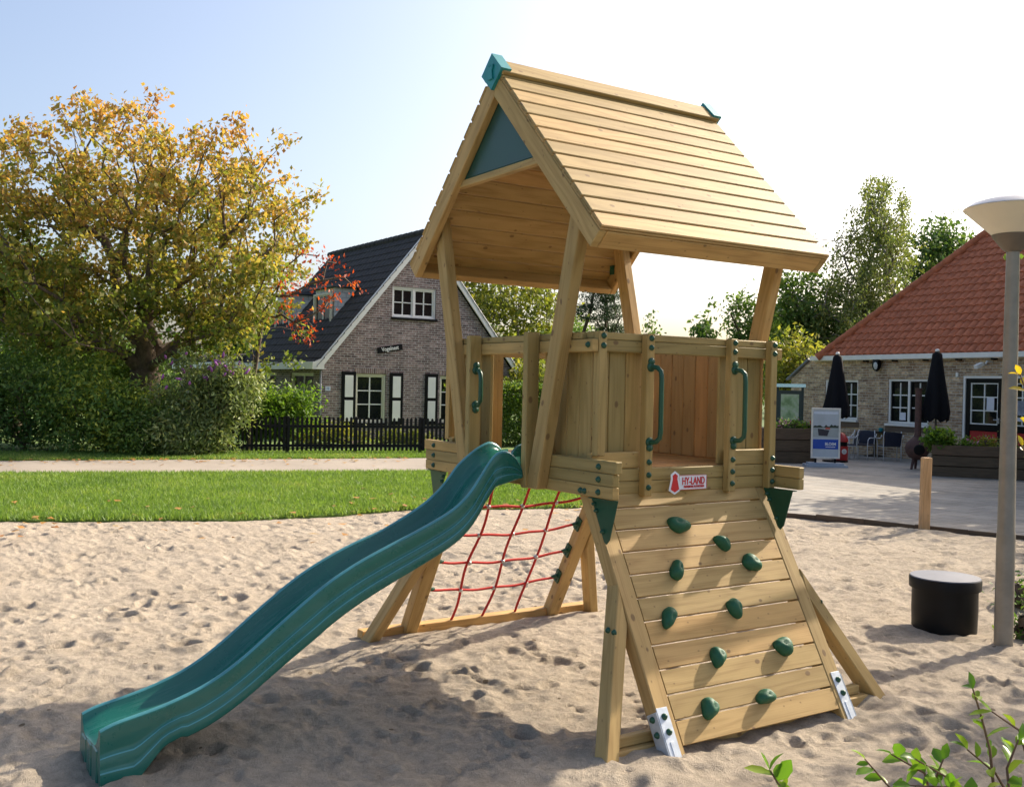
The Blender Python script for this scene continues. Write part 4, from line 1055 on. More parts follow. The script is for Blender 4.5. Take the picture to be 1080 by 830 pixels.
def window(parent, O, u, n, a0, a1, z0, z1, cols, rows, inset=.07, fr=.055, bar=.022, frame_m=None, sash_m=None, name='window', split=False, sill=True, glass=None):
    O = np.asarray(O, float)
    def P(a, z, d): return O + u * a + V(0, 0, z) - n * d
    mb = MB()
    for (x0, x1, y0, y1) in ((a0, a0 + fr, z0, z1), (a1 - fr, a1, z0, z1), (a0 + fr, a1 - fr, z1 - fr, z1), (a0 + fr, a1 - fr, z0, z0 + fr)):
        c0 = P((x0 + x1) / 2, y0, inset); c1 = P((x0 + x1) / 2, y1, inset)
        mb.bar(c0, c1, x1 - x0 - .001, .07, up=n)
    wf = mb.build(name, frame_m or WHITE, parent, bevel=.004)
    mb = MB(); ai0, ai1, zi0, zi1 = a0 + fr, a1 - fr, z0 + fr, z1 - fr
    sp = [(ai0, ai1)] if not split else [(ai0, (ai0 + ai1) / 2 - .03), ((ai0 + ai1) / 2 + .03, ai1)]
    if split: mb.bar(P((ai0 + ai1) / 2, zi0, inset), P((ai0 + ai1) / 2, zi1, inset), .06, .06, up=n)
    ib = MB(); sf = .035
    for (s0, s1) in sp:
        for (x0, x1, y0, y1) in ((s0, s0 + sf, zi0, zi1), (s1 - sf, s1, zi0, zi1), (s0 + sf, s1 - sf, zi1 - sf, zi1), (s0 + sf, s1 - sf, zi0, zi0 + sf)):
            ib.bar(P((x0 + x1) / 2, y0, inset + .02), P((x0 + x1) / 2, y1, inset + .02), x1 - x0 - .001, .05, up=n)
        for k in range(1, cols):
            a = s0 + sf + (s1 - s0 - 2 * sf) * k / cols; mb.bar(P(a, zi0 + sf, inset + .022), P(a, zi1 - sf, inset + .022), bar, .03, up=n)
        for k in (rows if isinstance(rows, list) else [q / rows for q in range(1, rows)]):
            z = zi0 + sf + (zi1 - zi0 - 2 * sf) * k; mb.bar(P(s0 + sf, z, inset + .022), P(s1 - sf, z, inset + .022), bar, .028, up=(0, 0, 1))
    ib.build('sash', sash_m or frame_m or WHITE, wf, bevel=.003)
    if mb.v: mb.build('glazing_bar', WHITE, wf)
    mb = MB(); mb.quad([P(ai0, zi0, inset + .035), P(ai1, zi0, inset + .035), P(ai1, zi1, inset + .035), P(ai0, zi1, inset + .035)]); mb.build('pane', glass or GLASS, wf)
    if sill:
        mb = MB(); mb.bar(P(a0 - .03, z0 - .03, -.01), P(a1 + .03, z0 - .03, -.01), .14, .06, up=(0, 0, 1)); mb.build('sill', BLACKP if sill == 'dark' else WHITE, wf, bevel=.005)
    return wf
def tiled(mb, O, ua, ud, na, W0, W1fun, L, tw, rl, amp, step, wf=4, inside=None):
    """pantiled slope: O top-left eave origin, ua along eave, ud up the slope, na normal"""
    rows = int(math.ceil(L / rl)); O = np.asarray(O, float)
    for k in range(rows):
        s0 = k * rl; s1 = min(L, s0 + rl); lo0, hi0 = W1fun(s0); lo1, hi1 = W1fun(s1)
        lo, hi = min(lo0, lo1), max(hi0, hi1); n = int((hi - lo) / tw * wf) + 1
        prev = None
        for i in range(n + 1):
            a = lo + i * tw / wf; a = min(a, hi); h = amp * math.sin(2 * math.pi * a / tw + .4 * (k % 2) * 0)
            h = amp * (abs(math.sin(math.pi * a / tw))**.7 * 2 - 1)
            c0 = min(max(a, lo0), hi0); c1 = min(max(a, lo1), hi1)
            p0 = O + ua * c0 + ud * s0 + na * (h + step); p1 = O + ua * c1 + ud * (s1 + .02) + na * (h * .9 + .004); pb = O + ua * c0 + ud * s0 + na * (h * .9 - .012)
            if prev is not None:
                q0, q1, qb = prev
                mb.quad([q0, p0, p1, q1]); mb.quad([qb, pb, p0, q0])
            prev = (p0, p1, pb)

# ------------------------------------------------------------------ restaurant
RU = V(.99386, -.11066, 0); RN = V(-.11066, -.99386, 0); RO = V(-13.806, 18.095, 0)
RG = 2.44
rs = thing('restaurant', 'low buff brick restaurant with a red pantiled hip roof', 'building', RO)
holes = [(.36, 1.53, .90, 1.93), (2.52, 3.76, .86, 1.96), (4.70, 6.95, .0, 2.04), (8.2, 9.4, .86, 1.96), (11, 12.2, .86, 1.96)]
mb = MB(); wall_face(mb, RO, RU, RG, 15.0, holes, n=RN)
p = lambda a, z, d=0: RO + RU * a + V(0, 0, z) - RN * d
mb.quad([p(-.95, 0), p(0, 0), p(0, RG), p(-.22, RG), p(-.95, 1.95)], [(-.95, 0), (0, 0), (0, RG), (-.22, RG), (-.95, 1.95)])
mb.quad([p(-.95, 0, 9), p(-.95, 0), p(-.95, 1.95), p(-.95, 1.95, 9)], [(0, 0), (9, 0), (9, 1.95), (0, 1.95)])
mb.quad([p(15, 0), p(15, 0, 9), p(15, RG, 9), p(15, RG)], [(0, 0), (9, 0), (9, RG), (0, RG)])
mb.quad([p(15, 0, 9), p(-.95, 0, 9), p(-.95, RG, 9), p(15, RG, 9)], [(0, 0), (16, 0), (16, RG), (0, RG)])
rw = mb.build('wall', BRICKY, rs)
mb = MB(); mb.quad([p(.0, .0, .8), p(15, 0, .8), p(15, 2.4, .8), p(0, 2.4, .8)]); mb.build('inner_wall', plain('dark_interior', (.03, .025, .02), .9), rs)
for (a0, a1, b0, b1) in (holes[0], holes[1], holes[3], holes[4]): window(rs, RO, RU, RN, a0, a1, b0, b1, 2, 3, split=True, frame_m=WHITE, sash_m=BLACKP, inset=.06)
# soldier courses below sills
for h in (holes[0], holes[1]):
    mb = MB(); mb.bar(p(h[0] - .05, h[2] - .13, -.012), p(h[1] + .05, h[2] - .13, -.012), .03, .13); mb.build('sill_course', plain('dark_brick_sill', (.14, .10, .07), .9), rs)
# door
a0, a1, b0, b1 = holes[2]
mb = MB()
for (x0, x1) in ((a0, a0 + .06), (a1 - .06, a1)): mb.bar(p((x0 + x1) / 2, 0, .05), p((x0 + x1) / 2, b1, .05), .059, .08, up=RN)
mb.bar(p(a0 + .06, b1 - .03, .05), p(a1 - .06, b1 - .03, .05), .08, .06); dfm = mb.build('door', WHITE, rs, bevel=.004)
for di, (x0, x1) in enumerate(((a0 + .063, a0 + 1.0), (a0 + 1.06, a1 - .063))):
    mb = MB()
    for (c0, c1, e0, e1) in ((x0, x0 + .11, .02, b1 - .06), (x1 - .11, x1, .02, b1 - .06), (x0 + .11, x1 - .11, 1.88, b1 - .06), (x0 + .11, x1 - .11, .80, .94), (x0 + .11, x1 - .11, .02, .12)): mb.bar(p((c0 + c1) / 2, e0, .06), p((c0 + c1) / 2, e1, .06), c1 - c0 - .001, .05, up=RN)
    lf = mb.build('door_leaf', BLACKP, dfm, bevel=.004)
    mb = MB(); mb.bar(p(x0 + .11, .46, .07), p(x1 - .11, .46, .07), .03, .66); mb.build('door_panel', REDP, lf)
    mb = MB(); mb.quad([p(x0 + .11, .94, .08), p(x1 - .11, .94, .08), p(x1 - .11, 1.88, .08), p(x0 + .11, 1.88, .08)]); mb.build('pane', GLASS, lf)
    mb = MB(); nb_c = 2 if di == 0 else 3
    for k in range(nb_c + 1): c = x0 + .125 + (x1 - x0 - .25) * k / nb_c; mb.bar(p(c, .94, .07), p(c, 1.88, .07), .026, .03, up=RN)
    for z in (.955, 1.255, 1.56, 1.865): mb.bar(p(x0 + .11, z, .068), p(x1 - .11, z, .068), .03, .026)
    mb.build('glazing_bar', WHITE, lf)
    mb = MB(); hx = x1 - .06 if di == 0 else x0 + .06; mb.bar(p(hx, .98, .02), p(hx, 1.10, .02), .03, .03, up=RN); mb.tube([p(hx, 1.06, .0), p(hx - .12, 1.06, .0)], .012, 6); mb.build('handle', ALU, lf)
mb = MB(); mb.bar(p(a0 + 1.03, 0, .05), p(a0 + 1.03, b1 - .06, .05), .058, .07, up=RN); mb.build('door_post', BLACKP, dfm)
PAPER = plain('paper', (.66, .68, .74), .7, var=.04)
mb = MB(); mb.bar(p(5.40, 1.27, .045), p(5.40, 1.55, .045), .19, .003, up=RN); mb.build('notice', PAPER, dfm)
mb = MB(); mb.bar(p(2.95, .95, .055), p(2.95, 1.14, .055), .17, .003, up=RN); mb.build('notice', PAPER, rs)
mb = MB(); mb.bar(p(6.15, 1.18, .045), p(6.15, 1.5, .045), .3, .003, up=RN); mb.build('notice', plain('grey_notice', (.25, .27, .32), .6, var=.5, scale=12), rs)
mb = MB(); mb.bar(p(6.15, 1.05, .045), p(6.15, 1.13, .045), .3, .003, up=RN); mb.build('notice', PAPER, rs)
# roof
th = math.atan(1.125); ct_, st_ = math.cos(th), math.sin(th)
ov = .20; EO = RO + RN * ov + RU * .42 + V(0, 0, 2.56); ud = -RN * ct_ + V(0, 0, st_); na = unit(np.cross(RU, ud)); Lr = 5.6
mb = MB(); tiled(mb, EO, RU, ud, na, 0, lambda s: (s * ct_, 15.4 - s * ct_ * .2), Lr, .205, .255, .030, .030, wf=6)
mb.build('roof', TILER, rs)
mb = MB(); hipd = unit(RU * ct_ + ud * 1.0 * 1.0) if False else unit(RU * ct_ - RN * ct_ + V(0, 0, st_)); hl = Lr * math.sqrt(ct_**2 * 2 + st_**2)
k = 0; s_ = -.12
while s_ < hl:
    q = EO + hipd * s_ + na * .045 - RU * .02; mb.tube([q, q + hipd * .40], [.105, .088], 10); s_ += .33
mb.build('hip_tiles', TILER, rs, smooth=True, auto=50)
U2 = -RU; ud2 = RU * ct_ + V(0, 0, st_)   # left hip plane
mb = MB(); A_ = EO; B_ = EO - RN * 9.4; T1 = EO + RU * Lr * ct_ - RN * Lr * ct_ + V(0, 0, Lr * st_); T2 = T1 - RN * .5
mb.quad([B_, A_, T1, T2]); mb.quad([A_ + RU * 15.4, A_ + RU * 15.4 - RN * 9.4, T1 + RU * 9, T1 - RN * .2 + RU * 9]); mb.quad([T1, T1 + RU * 9, T1 + RU * 9 - RN * .3, T2]); mb.quad([A_ + RU * 15.4 - RN * 9.4, B_, T2, T1 + RU * 9 - RN * .3])
mb.build('roof_back', TILER, rs)
mb = MB(); mb.bar(p(-.02, 2.50, -.17), p(15.2, 2.50, -.17), .10, .12); mb.bar(p(-.02, 2.44, -.06), p(15.2, 2.44, -.06), .13, .02); mb.build('gutter', WHITE, rs, bevel=.006)
mb = MB()
for k in range(16): mb.bar(p(.9 + k * .93, 2.41, -.0), p(.9 + k * .93, 2.41, -.12), .09, .045)
mb.build('bracket', BLACKP, rs)
mb = MB(); mb.bar(p(-.22, 2.50, -.03), p(-1.08, 1.93, -.03), .10, .05, up=(0, 0, 1)); mb.quad([p(-.22, 2.5, 0), p(-1.08, 1.93, 0), p(-1.08, 1.93, 9), p(-.22, 2.5, 9)]); mb.build('side_eave', plain('lead_grey', (.16, .18, .21), .5), rs)
mb = MB(); mb.lathe([(.06, 0), (.15, .04), (.19, .10), (.16, .17), (.05, .20)], p(2.25, 2.33, -.02), RN, 16, sx=1, sy=.6); wl = mb.build('flood_lamp', BLACKP, rs, smooth=True, auto=50)
mb = MB(); mb.lathe([(.12, .17), (.06, .205), (0, .21)], p(2.27, 2.30, -.02), RN, 12, sx=1, sy=.6); mb.build('lens', plain('lamp_lens', (.5, .52, .5), .2), wl)
mb = MB(); mb.box(p(4.56, 2.06, .0) - V(.03, .05, .05), p(4.56, 2.06, 0) + V(.03, .02, .05)); mb.build('alarm_box', WHITE, rs, bevel=.006)
mb = MB(); mb.tube([p(5.45, 2.36, -.0), p(5.45, 2.36, -.16), p(5.46, 2.30, -.22)], .02, 6); mb.bar(p(5.36, 2.30, -.2), p(5.36, 2.22, -.42), .09, .08); mb.build('camera_box', WHITE, rs)

# terrace things
def parasol(base, top_z, bot_z, rad, label):
    o = thing('parasol', label, 'parasol', base, 'closed black parasols on the terrace'); B = np.asarray(base, float)
    mb = MB(); mb.lathe([(.022, 0), (.022, top_z + .02)], B, sides=10); mb.build('pole', plain('parasol_pole', (.05, .05, .05), .4, metal=.4), o, smooth=True, auto=40)
    mb = MB(); sides = 24; n0 = len(mb.v); prof = [(0, .12), (.04, .36), (.16, .44), (.40, .62), (.70, .86), (.92, 1.0), (1.0, .94)]
    H = top_z - bot_z
    for f_, rr__ in prof:
        for k in range(sides):
            th_ = 2 * math.pi * k / sides; fold = 1 + (.20 * f_) * math.cos(6 * th_) + .05 * math.sin(11 * th_ + 5 * f_)
            z = top_z - H * f_ + (.05 * math.cos(6 * th_) * (f_ > .9))
            mb.v.append(tuple(B + V(math.cos(th_) * rad * rr__ * fold, math.sin(th_) * rad * rr__ * fold, z)))
    for i in range(len(prof) - 1):
        for k in range(sides):
            j = (k + 1) % sides; mb.f.append((n0 + i * sides + k, n0 + (i + 1) * sides + k, n0 + (i + 1) * sides + j, n0 + i * sides + j)); mb.uv.append([(0, 0)] * 4)
    mb.f.append(tuple(n0 + k for k in range(sides))); mb.uv.append([(0, 0)] * sides)
    mb.build('folded_canopy', CANVAS, o, smooth=True)
    mb = MB(); mb.lathe([(.035, top_z - .01), (.05, top_z + .015), (.03, top_z + .05), (0, top_z + .055)], B, sides=12); mb.build('finial', WHITE, o, smooth=True)
    mb = MB(); mb.lathe([(.28, .02), (.28, .06), (.06, .08), (.04, .3)], B, sides=16); mb.build('foot', BLACKP, o)
q = at(881, 480, 22.6); parasol((q[0], q[1], 0), 2.46, 1.04, .275, 'closed black parasol behind the blue and white pavement sign')
q = at(986, 480, 20.9); parasol((q[0], q[1], 0), 2.50, 1.06, .27, 'closed black parasol behind the fern end of the right planter')

# garden chairs: one built at the origin, then copied
def arm_chair(label):
    o = thing('arm_chair', label, 'chair', (0, 0, 0), 'navy garden chairs on the terrace')
    mb = MB(); mb.box((-.21, -.20, .33), (.21, .20, .355)); mb.build('seat', NAVY, o, bevel=.008)
    mb = MB()
    nseg = 6
    for i in range(nseg):
        t0, t1 = -.9 + 1.8 * i / nseg, -.9 + 1.8 * (i + 1) / nseg
        f_ = lambda t_: V(.235 * math.sin(t_) , .17 + .06 * math.cos(t_), 0)
        mb.quad([f_(t0) + V(0, 0, .36), f_(t1) + V(0, 0, .36), f_(t1) * V(1.08, 1.12, 1) + V(0, .03, .68 - .03 * abs(t1)), f_(t0) * V(1.08, 1.12, 1) + V(0, .03, .68 - .03 * abs(t0))])
    bk = mb.build('backrest', NAVY, o); sm = bk.modifiers.new('s', 'SOLIDIFY'); sm.thickness = .015
    for sx in (-1, 1):
        mb = MB(); mb.tube([V(sx * .23, -.20, 0), V(sx * .225, -.20, .33), V(sx * .24, -.20, .47), V(sx * .26, -.17, .515), V(sx * .262, -.02, .515), V(sx * .255, .15, .52), V(sx * .245, .22, .60)], .012, 7); mb.build('arm', ALUW, o, smooth=True)
        mb = MB(); mb.tube([V(sx * .20, .24, 0), V(sx * .20, .20, .34), V(sx * .205, .215, .60), V(sx * .19, .235, .69)], .011, 7); mb.build('leg', ALUW, o, smooth=True)
        mb = MB(); mb.tube([V(sx * .215, -.19, .325), V(sx * .20, .19, .325)], .009, 6); mb.build('side_bar', ALUW, o, smooth=True)
    return o
ALUW = plain('white_tube', (.66, .67, .68), .35, metal=.2, var=.05)
ch0 = arm_chair('navy garden chair seen side-on just right of the pavement sign')
def fl(px, py): q = gp(px, py); return (q[0], q[1], .022)
q = fl(909, 485); ch0.location = q; ch0.rotation_euler = (0, 0, R(12))
copy_thing(ch0, fl(938, 486.5), R(232), 'navy garden chair with its back to the playground, below the second window')
copy_thing(ch0, fl(892, 485), R(-40), 'navy garden chair behind the red bin')
copy_thing(ch0, fl(925, 480), R(20), 'navy garden chair on the far side of the table')
copy_thing(ch0, fl(962, 482), R(-75), 'navy garden chair half behind the rusty chimenea')
q = V(*fl(922, 482)); tb = thing('bistro_table', 'dark garden table among the navy chairs', 'table', q)
mb = MB(); mb.lathe([(.42, .60), (.42, .62), (.40, .625)], q, sides=24); mb.build('tabletop', BLACKP, tb)
mb = MB(); mb.tube([q, q + V(0, 0, .6)], .035, 10); mb.lathe([(.25, 0), (.25, .02), (.05, .05)], q, sides=16); mb.build('leg', BLACKP, tb)
mb = MB(); qq = q + V(.10, .1, .6255); mb.lathe([(.045, 0), (.055, .07), (.045, .09)], qq, sides=12); tag(mb.build('ashtray', plain('teal_ashtray', (.02, .25, .28), .4)), 'small turquoise pot standing on the garden table', 'pot')

# chimenea
q = V(*fl(967, 496)); cm = thing('chimenea', 'rusty brown chimenea with a round belly and tall pipe behind the wooden post', 'stove', q)
mb = MB(); mb.lathe([(.06, .20), (.17, .25), (.235, .36), (.25, .45), (.22, .55), (.13, .64), (.085, .68)], q, sides=24); bl = mb.build('belly', RUST, cm, smooth=True)
mb = MB(); mb.lathe([(.085, .66), (.066, .75), (.066, 1.66), (.075, 1.67), (.075, 1.70)], q, sides=16); mb.build('pipe', RUST, cm, smooth=True, auto=40)
for k in range(3):
    a = k * 2.1 + .3; mb = MB(); mb.tube([q + V(math.cos(a) * .08, math.sin(a) * .08, .26), q + V(math.cos(a) * .15, math.sin(a) * .15, 0)], [.035, .025], 7); mb.build('leg', RUST, cm)
mb = MB(); mb.lathe([(.10, 0), (.11, .03), (.09, .035)], q + V(.15, -.16, .42), (.68, -.73, 0), 14); mb.build('mouth', BLACKP, bl)

# planters
def planter(label, A_, B_, h, dpt):
    A_ = np.asarray(A_, float) * V(1, 1, 0); B_ = np.asarray(B_, float) * V(1, 1, 0); u = unit(B_ - A_); n_ = V(-u[1], u[0], 0)
    if np.dot(n_, CAM * V(1, 1, 0) - A_) > 0: n_ = -n_
    o = thing('planter', label, 'planter', A_, 'dark wooden planters on the terrace')
    for nm, P0, P1 in (('front_boards', A_, B_), ('back_boards', A_ + n_ * dpt, B_ + n_ * dpt)):
        mb = MB(); pr = random.Random(5)
        for k in range(3):
            hh = h / 3; mb.bar(P0 + V(0, 0, hh * (k + .5) + .012) + n_ * .012 * (k % 2), P1 + V(0, 0, hh * (k + .5) + .02) + n_ * .012 * (k % 2), .045, hh - .014)
        mb.build(nm, BROWNP, o, bevel=.006)
    mb = MB()
    for P0 in (A_ + n_ * .026, B_ + n_ * .026):
        s_ = u * (.03 if P0 is not None and np.allclose(P0, A_ + n_ * .026) else -.03)
        for k in range(3): mb.bar(P0 + s_ + n_ * .01 + V(0, 0, h / 3 * (k + .5) + .015), P0 + s_ + n_ * (dpt - .06) + V(0, 0, h / 3 * (k + .5) + .015), .045, h / 3 - .014)
    mb.build('end_boards', BROWNP, o, bevel=.006)
    mb = MB(); mb.quad([A_ + n_ * .04 + V(0, 0, h - .06), B_ + n_ * .04 + V(0, 0, h - .06), B_ + n_ * (dpt - .04) + V(0, 0, h - .06), A_ + n_ * (dpt - .04) + V(0, 0, h - .06)]); mb.build('soil', plain('potting_soil', (.03, .022, .015), 1.0), o)
    return A_, B_, u, n_
pA, pB, pu, pn_ = planter('long dark planter at the right with a fern at its left end', gp(982, 503), gp(1180, 513), .62, .55)
def bed_plant(name, label, c, rad, nc, npr, leaf, lm_, seed, bl=None, nb=0, grp='plants in the terrace planters'):
    return shrub(name, label, np.asarray(c, float), [(np.asarray(c, float) + V(0, 0, rad[2] * .7), rad)], nc, npr, leaf, .05, lm_, seed, grp, 'plant', nb=nb, bmat=bl, bsz=.42)
zP = .58
bed_plant('fern', 'bushy bright fern spilling over the left end of the right planter', pA + pu * .12 + pn_ * .2 + V(0, 0, zP), (.26, .26, .22), 60, 34, .09, BRIGHT, 600)
def flower_plant(label, c, rad, lm_, seed, blm, nb):
    return bed_plant('bedding_flower', label, c, rad, 26, 26, .055, lm_, seed, blm, nb)
flower_plant('pale pink flowers beside the fern in the right planter', pA + pu * .62 + pn_ * .2 + V(0, 0, zP), (.16, .16, .08), BRIGHT, 610, PINK, 10)
flower_plant('grassy tuft in the right planter left of the lamp pole', pA + pu * .95 + pn_ * .22 + V(0, 0, zP), (.14, .14, .10), YGREEN, 620, PINK, 2)
flower_plant('blue-green bedding plant in the right planter behind the lamp pole', pA + pu * 1.30 + pn_ * .2 + V(0, 0, zP), (.18, .18, .08), BUDL, 630, plain('blue_blossom', (.12, .32, .45), .8), 8)
flower_plant('blue flowering plant in the right planter right of the lamp pole', pA + pu * 1.72 + pn_ * .2 + V(0, 0, zP), (.16, .16, .08), BUDL, 640, plain('deep_blue_blossom', (.03, .15, .35), .8), 14)
flower_plant('leafy plant in the right planter at the photo edge', pA + pu * 2.1 + pn_ * .2 + V(0, 0, zP), (.2, .2, .1), BRIGHT, 650, PINK, 4)
lA, lB, lu, ln_ = planter('dark wooden planter with flowers left of the pavement sign', gp(803, 489), gp(860, 490), .78, .55)
LBd = np.linalg.norm(lB - lA)
flower_plant('pink flowers in the left planter beside the tower', lA + lu * LBd * .45 + ln_ * .2 + V(0, 0, .74), (.18, .18, .10), DGREEN, 660, PINK, 26)
flower_plant('green plant in the middle of the left planter', lA + lu * LBd * .68 + ln_ * .2 + V(0, 0, .74), (.17, .17, .12), BRIGHT, 670, PINK, 1)
flower_plant('green plant with red flowers near the right end of the left planter', lA + lu * LBd * .88 + ln_ * .2 + V(0, 0, .74), (.16, .16, .08), BRIGHT, 680, REDS, 6)

# notice board
q = at(832, 470, 24.0); q[2] = 0; nd = unit((CAM - q) * V(1, 1, 0)); nu = V(-nd[1], nd[0], 0)
if np.dot(nu, M[0]) < 0: nu = -nu
nb_ = thing('notice_board', 'dark green notice board with a pale map under a small blue roof', 'notice board', q)
for s in (-1, 1):
    mb = MB(); mb.bar(q + nu * s * .29 + V(0, 0, 0), q + nu * s * .29 + V(0, 0, 1.72), .06, .06, up=nd); mb.build('post', plain('dark_green_paint', (.012, .03, .025), .5), nb_)
mb = MB(); mb.bar(q + nu * -.26 + V(0, 0, 1.22), q + nu * .26 + V(0, 0, 1.22), .05, .80); mb.build('case', plain('board_frame', (.015, .035, .03), .45), nb_)
mb = MB(); mb.bar(q + nu * -.21 + nd * .03 + V(0, 0, 1.22), q + nu * .21 + nd * .03 + V(0, 0, 1.22), .006, .62)
m, t, b = mat('map_sheet'); n = noise(t, objco(t), 5, 4, .6); Ls(t, ramp(t, n, [(.35, (.16, .26, .10)), (.5, (.30, .42, .22)), (.65, (.45, .50, .36))]), b.inputs['Base Color']); mb.build('map_sheet', m, nb_)
mb = MB(); mb.prism([q + nu * -.36 + V(0, 0, 1.70) + nd * .16, q + nu * -.36 + V(0, 0, 1.78), q + nu * -.36 + V(0, 0, 1.70) - nd * .16], nu * .72); mb.build('roof', plain('blue_green_roof', (.03, .16, .20), .5), nb_)

# pavement sign
q = gp(870, 493); sdn = unit((CAM - q) * V(1, 1, 0)); sdn = unit(sdn + V(.25, .05, 0)); su = V(-sdn[1], sdn[0], 0)
if np.dot(su, M[0]) < 0: su = -su
q = q * V(1, 1, 0) + V(0, 0, .022)
sg = thing('pavement_sign', 'pavement display sign with a boat poster and blue band on a flat grey foot', 'sign', q)
mb = MB(); mb.prism([q + su * a + sdn * c_ + V(0, 0, 0) for a, c_ in [(-.42, .26), (.42, .26), (.42, -.26), (-.42, -.26)]], (0, 0, .045)); mb.prism([q + su * a + sdn * c_ + V(0, 0, .0455) for a, c_ in [(-.36, .18), (.36, .18), (.36, -.18), (-.36, -.18)]], (0, 0, .035)); mb.build('foot', plain('grey_foot', (.30, .34, .40), .45), sg, bevel=.02)
W_, H0_, H1_ = .30, .17, 1.24
mb = MB()
for s in (-1, 1): mb.bar(q + su * s * .2 + V(0, 0, .07), q + su * s * .2 + V(0, 0, H0_), .04, .04, up=sdn)
mb.build('leg', BLACKP, sg)
mb = MB()
for (x0, x1, z0, z1) in ((-W_, -W_ + .035, H0_, H1_), (W_ - .035, W_, H0_, H1_), (-W_ + .035, W_ - .035, H1_ - .035, H1_), (-W_ + .035, W_ - .035, H0_, H0_ + .035)): mb.bar(q + su * (x0 + x1) / 2 + V(0, 0, z0), q + su * (x0 + x1) / 2 + V(0, 0, z1), x1 - x0 - .001, .05, up=sdn)
mb.build('frame', plain('sign_alu', (.68, .66, .62), .35, metal=.3), sg, bevel=.004)
def flat(a0, a1, z0, z1, d, m_, nm, tk=.003):
    mb = MB(); mb.bar(q + su * a0 + sdn * d + V(0, 0, (z0 + z1) / 2), q + su * a1 + sdn * d + V(0, 0, (z0 + z1) / 2), tk, z1 - z0); return mb.build(nm, m_, po if nm != 'poster' else sg)
po = None
po = flat(-.265, .265, H0_ + .035, H1_ - .035, .012, plain('poster_pale', (.44, .48, .52), .45, var=.12, scale=3), 'poster')
flat(-.265, .265, .62, .82, .0155, plain('poster_water', (.33, .36, .36), .45, var=.15, scale=8), 'picture_water')
flat(-.25, .25, 1.11, 1.16, .0155, plain('poster_title', (.62, .66, .74), .45, var=.1), 'title_band')
flat(-.262, .262, .37, .575, .0155, BLUE, 'blue_band')
mb = MB()
rq = random.Random(3)
pts = [(-.26, .82)] + [(-.26 + .52 * i / 14, .845 + rq.uniform(-.01, .05)) for i in range(15)] + [(.26, .82)]
mb.prism([q + su * a + sdn * .0155 + V(0, 0, z) for a, z in pts], sdn * .0015); mb.build('picture_trees', plain('poster_dark', (.03, .045, .03), .5), po)
mb = MB(); mb.prism([q + su * a + sdn * .0175 + V(0, 0, z) for a, z in [(-.17, .80), (-.15, .655), (.03, .645), (.07, .77), (-.03, .78), (-.05, .79)]], sdn * .0015); mb.build('picture_boat', plain('poster_boat', (.03, .028, .04), .5), po)
mb = MB(); mb.prism([q + su * a + sdn * .0185 + V(0, 0, z) for a, z in [(-.02, .79), (.0, .83), (.08, .825), (.09, .79)]], sdn * .0015); mb.build('picture_sail', plain('poster_red', (.5, .09, .06), .5), po)
text_mesh('BLOEM', .085, q + su * .10 + sdn * .0175 + V(0, 0, .475), su, (0, 0, 1), 0, WHITE, 'lettering', po, squeeze=.85)
mb = MB(); mb.bar(q + su * .0 + sdn * .0175 + V(0, 0, .415), q + su * .2 + sdn * .0175 + V(0, 0, .415), .002, .012); mb.build('small_print', WHITE, po)

# red bin behind the sign
q2 = V(*fl(886, 488)); rbn = thing('litter_bin', 'round red litter bin with a domed lid behind the pavement sign', 'bin', q2)
mb = MB(); mb.lathe([(.155, 0), (.165, .05), (.165, .36)], q2, sides=24); mb.build('bin_body', REDP, rbn, smooth=True, auto=40)
mb = MB(); mb.lathe([(.15, .36), (.15, .46)], q2, sides=24); mb.build('opening_band', BLACKP, rbn, smooth=True, auto=40)
mb = MB(); mb.lathe([(.175, .46), (.17, .50), (.12, .60), (.06, .66), (0, .67)], q2, sides=24); mb.build('dome_lid', REDP, rbn, smooth=True, auto=40)
mb = MB(); e = unit(CAM - q2); e = unit(e * V(1, 1, 0) + M[0] * .5); mb.lathe([(.06, .0), (.06, .004), (.04, .004), (.04, 0)], q2 + e * .166 + V(0, 0, .24), e, 20); mb.build('ring_mark', WHITE, rbn)

# ------------------------------------------------------------------ brick house
HU = V(-.02118, .99978, 0); HB = V(-.99978, -.02118, 0); HN = -HB; HO = V(-21.067, 6.822, 0)
hs_ = thing('brick_house', 'brown brick house with steep dark tiled roof, white bargeboards and shutters', 'house', HO)
HW, HD = 6.16, 6.4; AP = HW / 2; EZ = 2.10; slope = 1.20; AZ = EZ + AP * slope
h_holes = [(.99, 1.92, .47, 1.84), (3.68, 4.61, .47, 1.84), (2.07, 3.49, 3.47, 4.34)]
mb = MB(); wall_face(mb, HO, HU, EZ, HW, [h for h in h_holes if h[3] < EZ], n=HN)
hp_ = lambda a, z, d=0: HO + HU * a + V(0, 0, z) + HB * d
u0, u1, w0, w1 = h_holes[2]; zt = lambda a: EZ + min(a, HW - a) * slope
def polyf(pts): mb.quad([hp_(a, z) for a, z in pts], [(a, z) for a, z in pts])
polyf([(0, EZ), (u0, EZ), (u0, w0), (u0, w1), (u0, zt(u0))]); polyf([(u1, EZ), (HW, EZ), (u1, zt(u1)), (u1, w1), (u1, w0)])
polyf([(u0, EZ), (u1, EZ), (u1, w0), (u0, w0)]); polyf([(u0, w1), (u1, w1), (u1, zt(u1)), (AP, zt(AP)), (u0, zt(u0))])
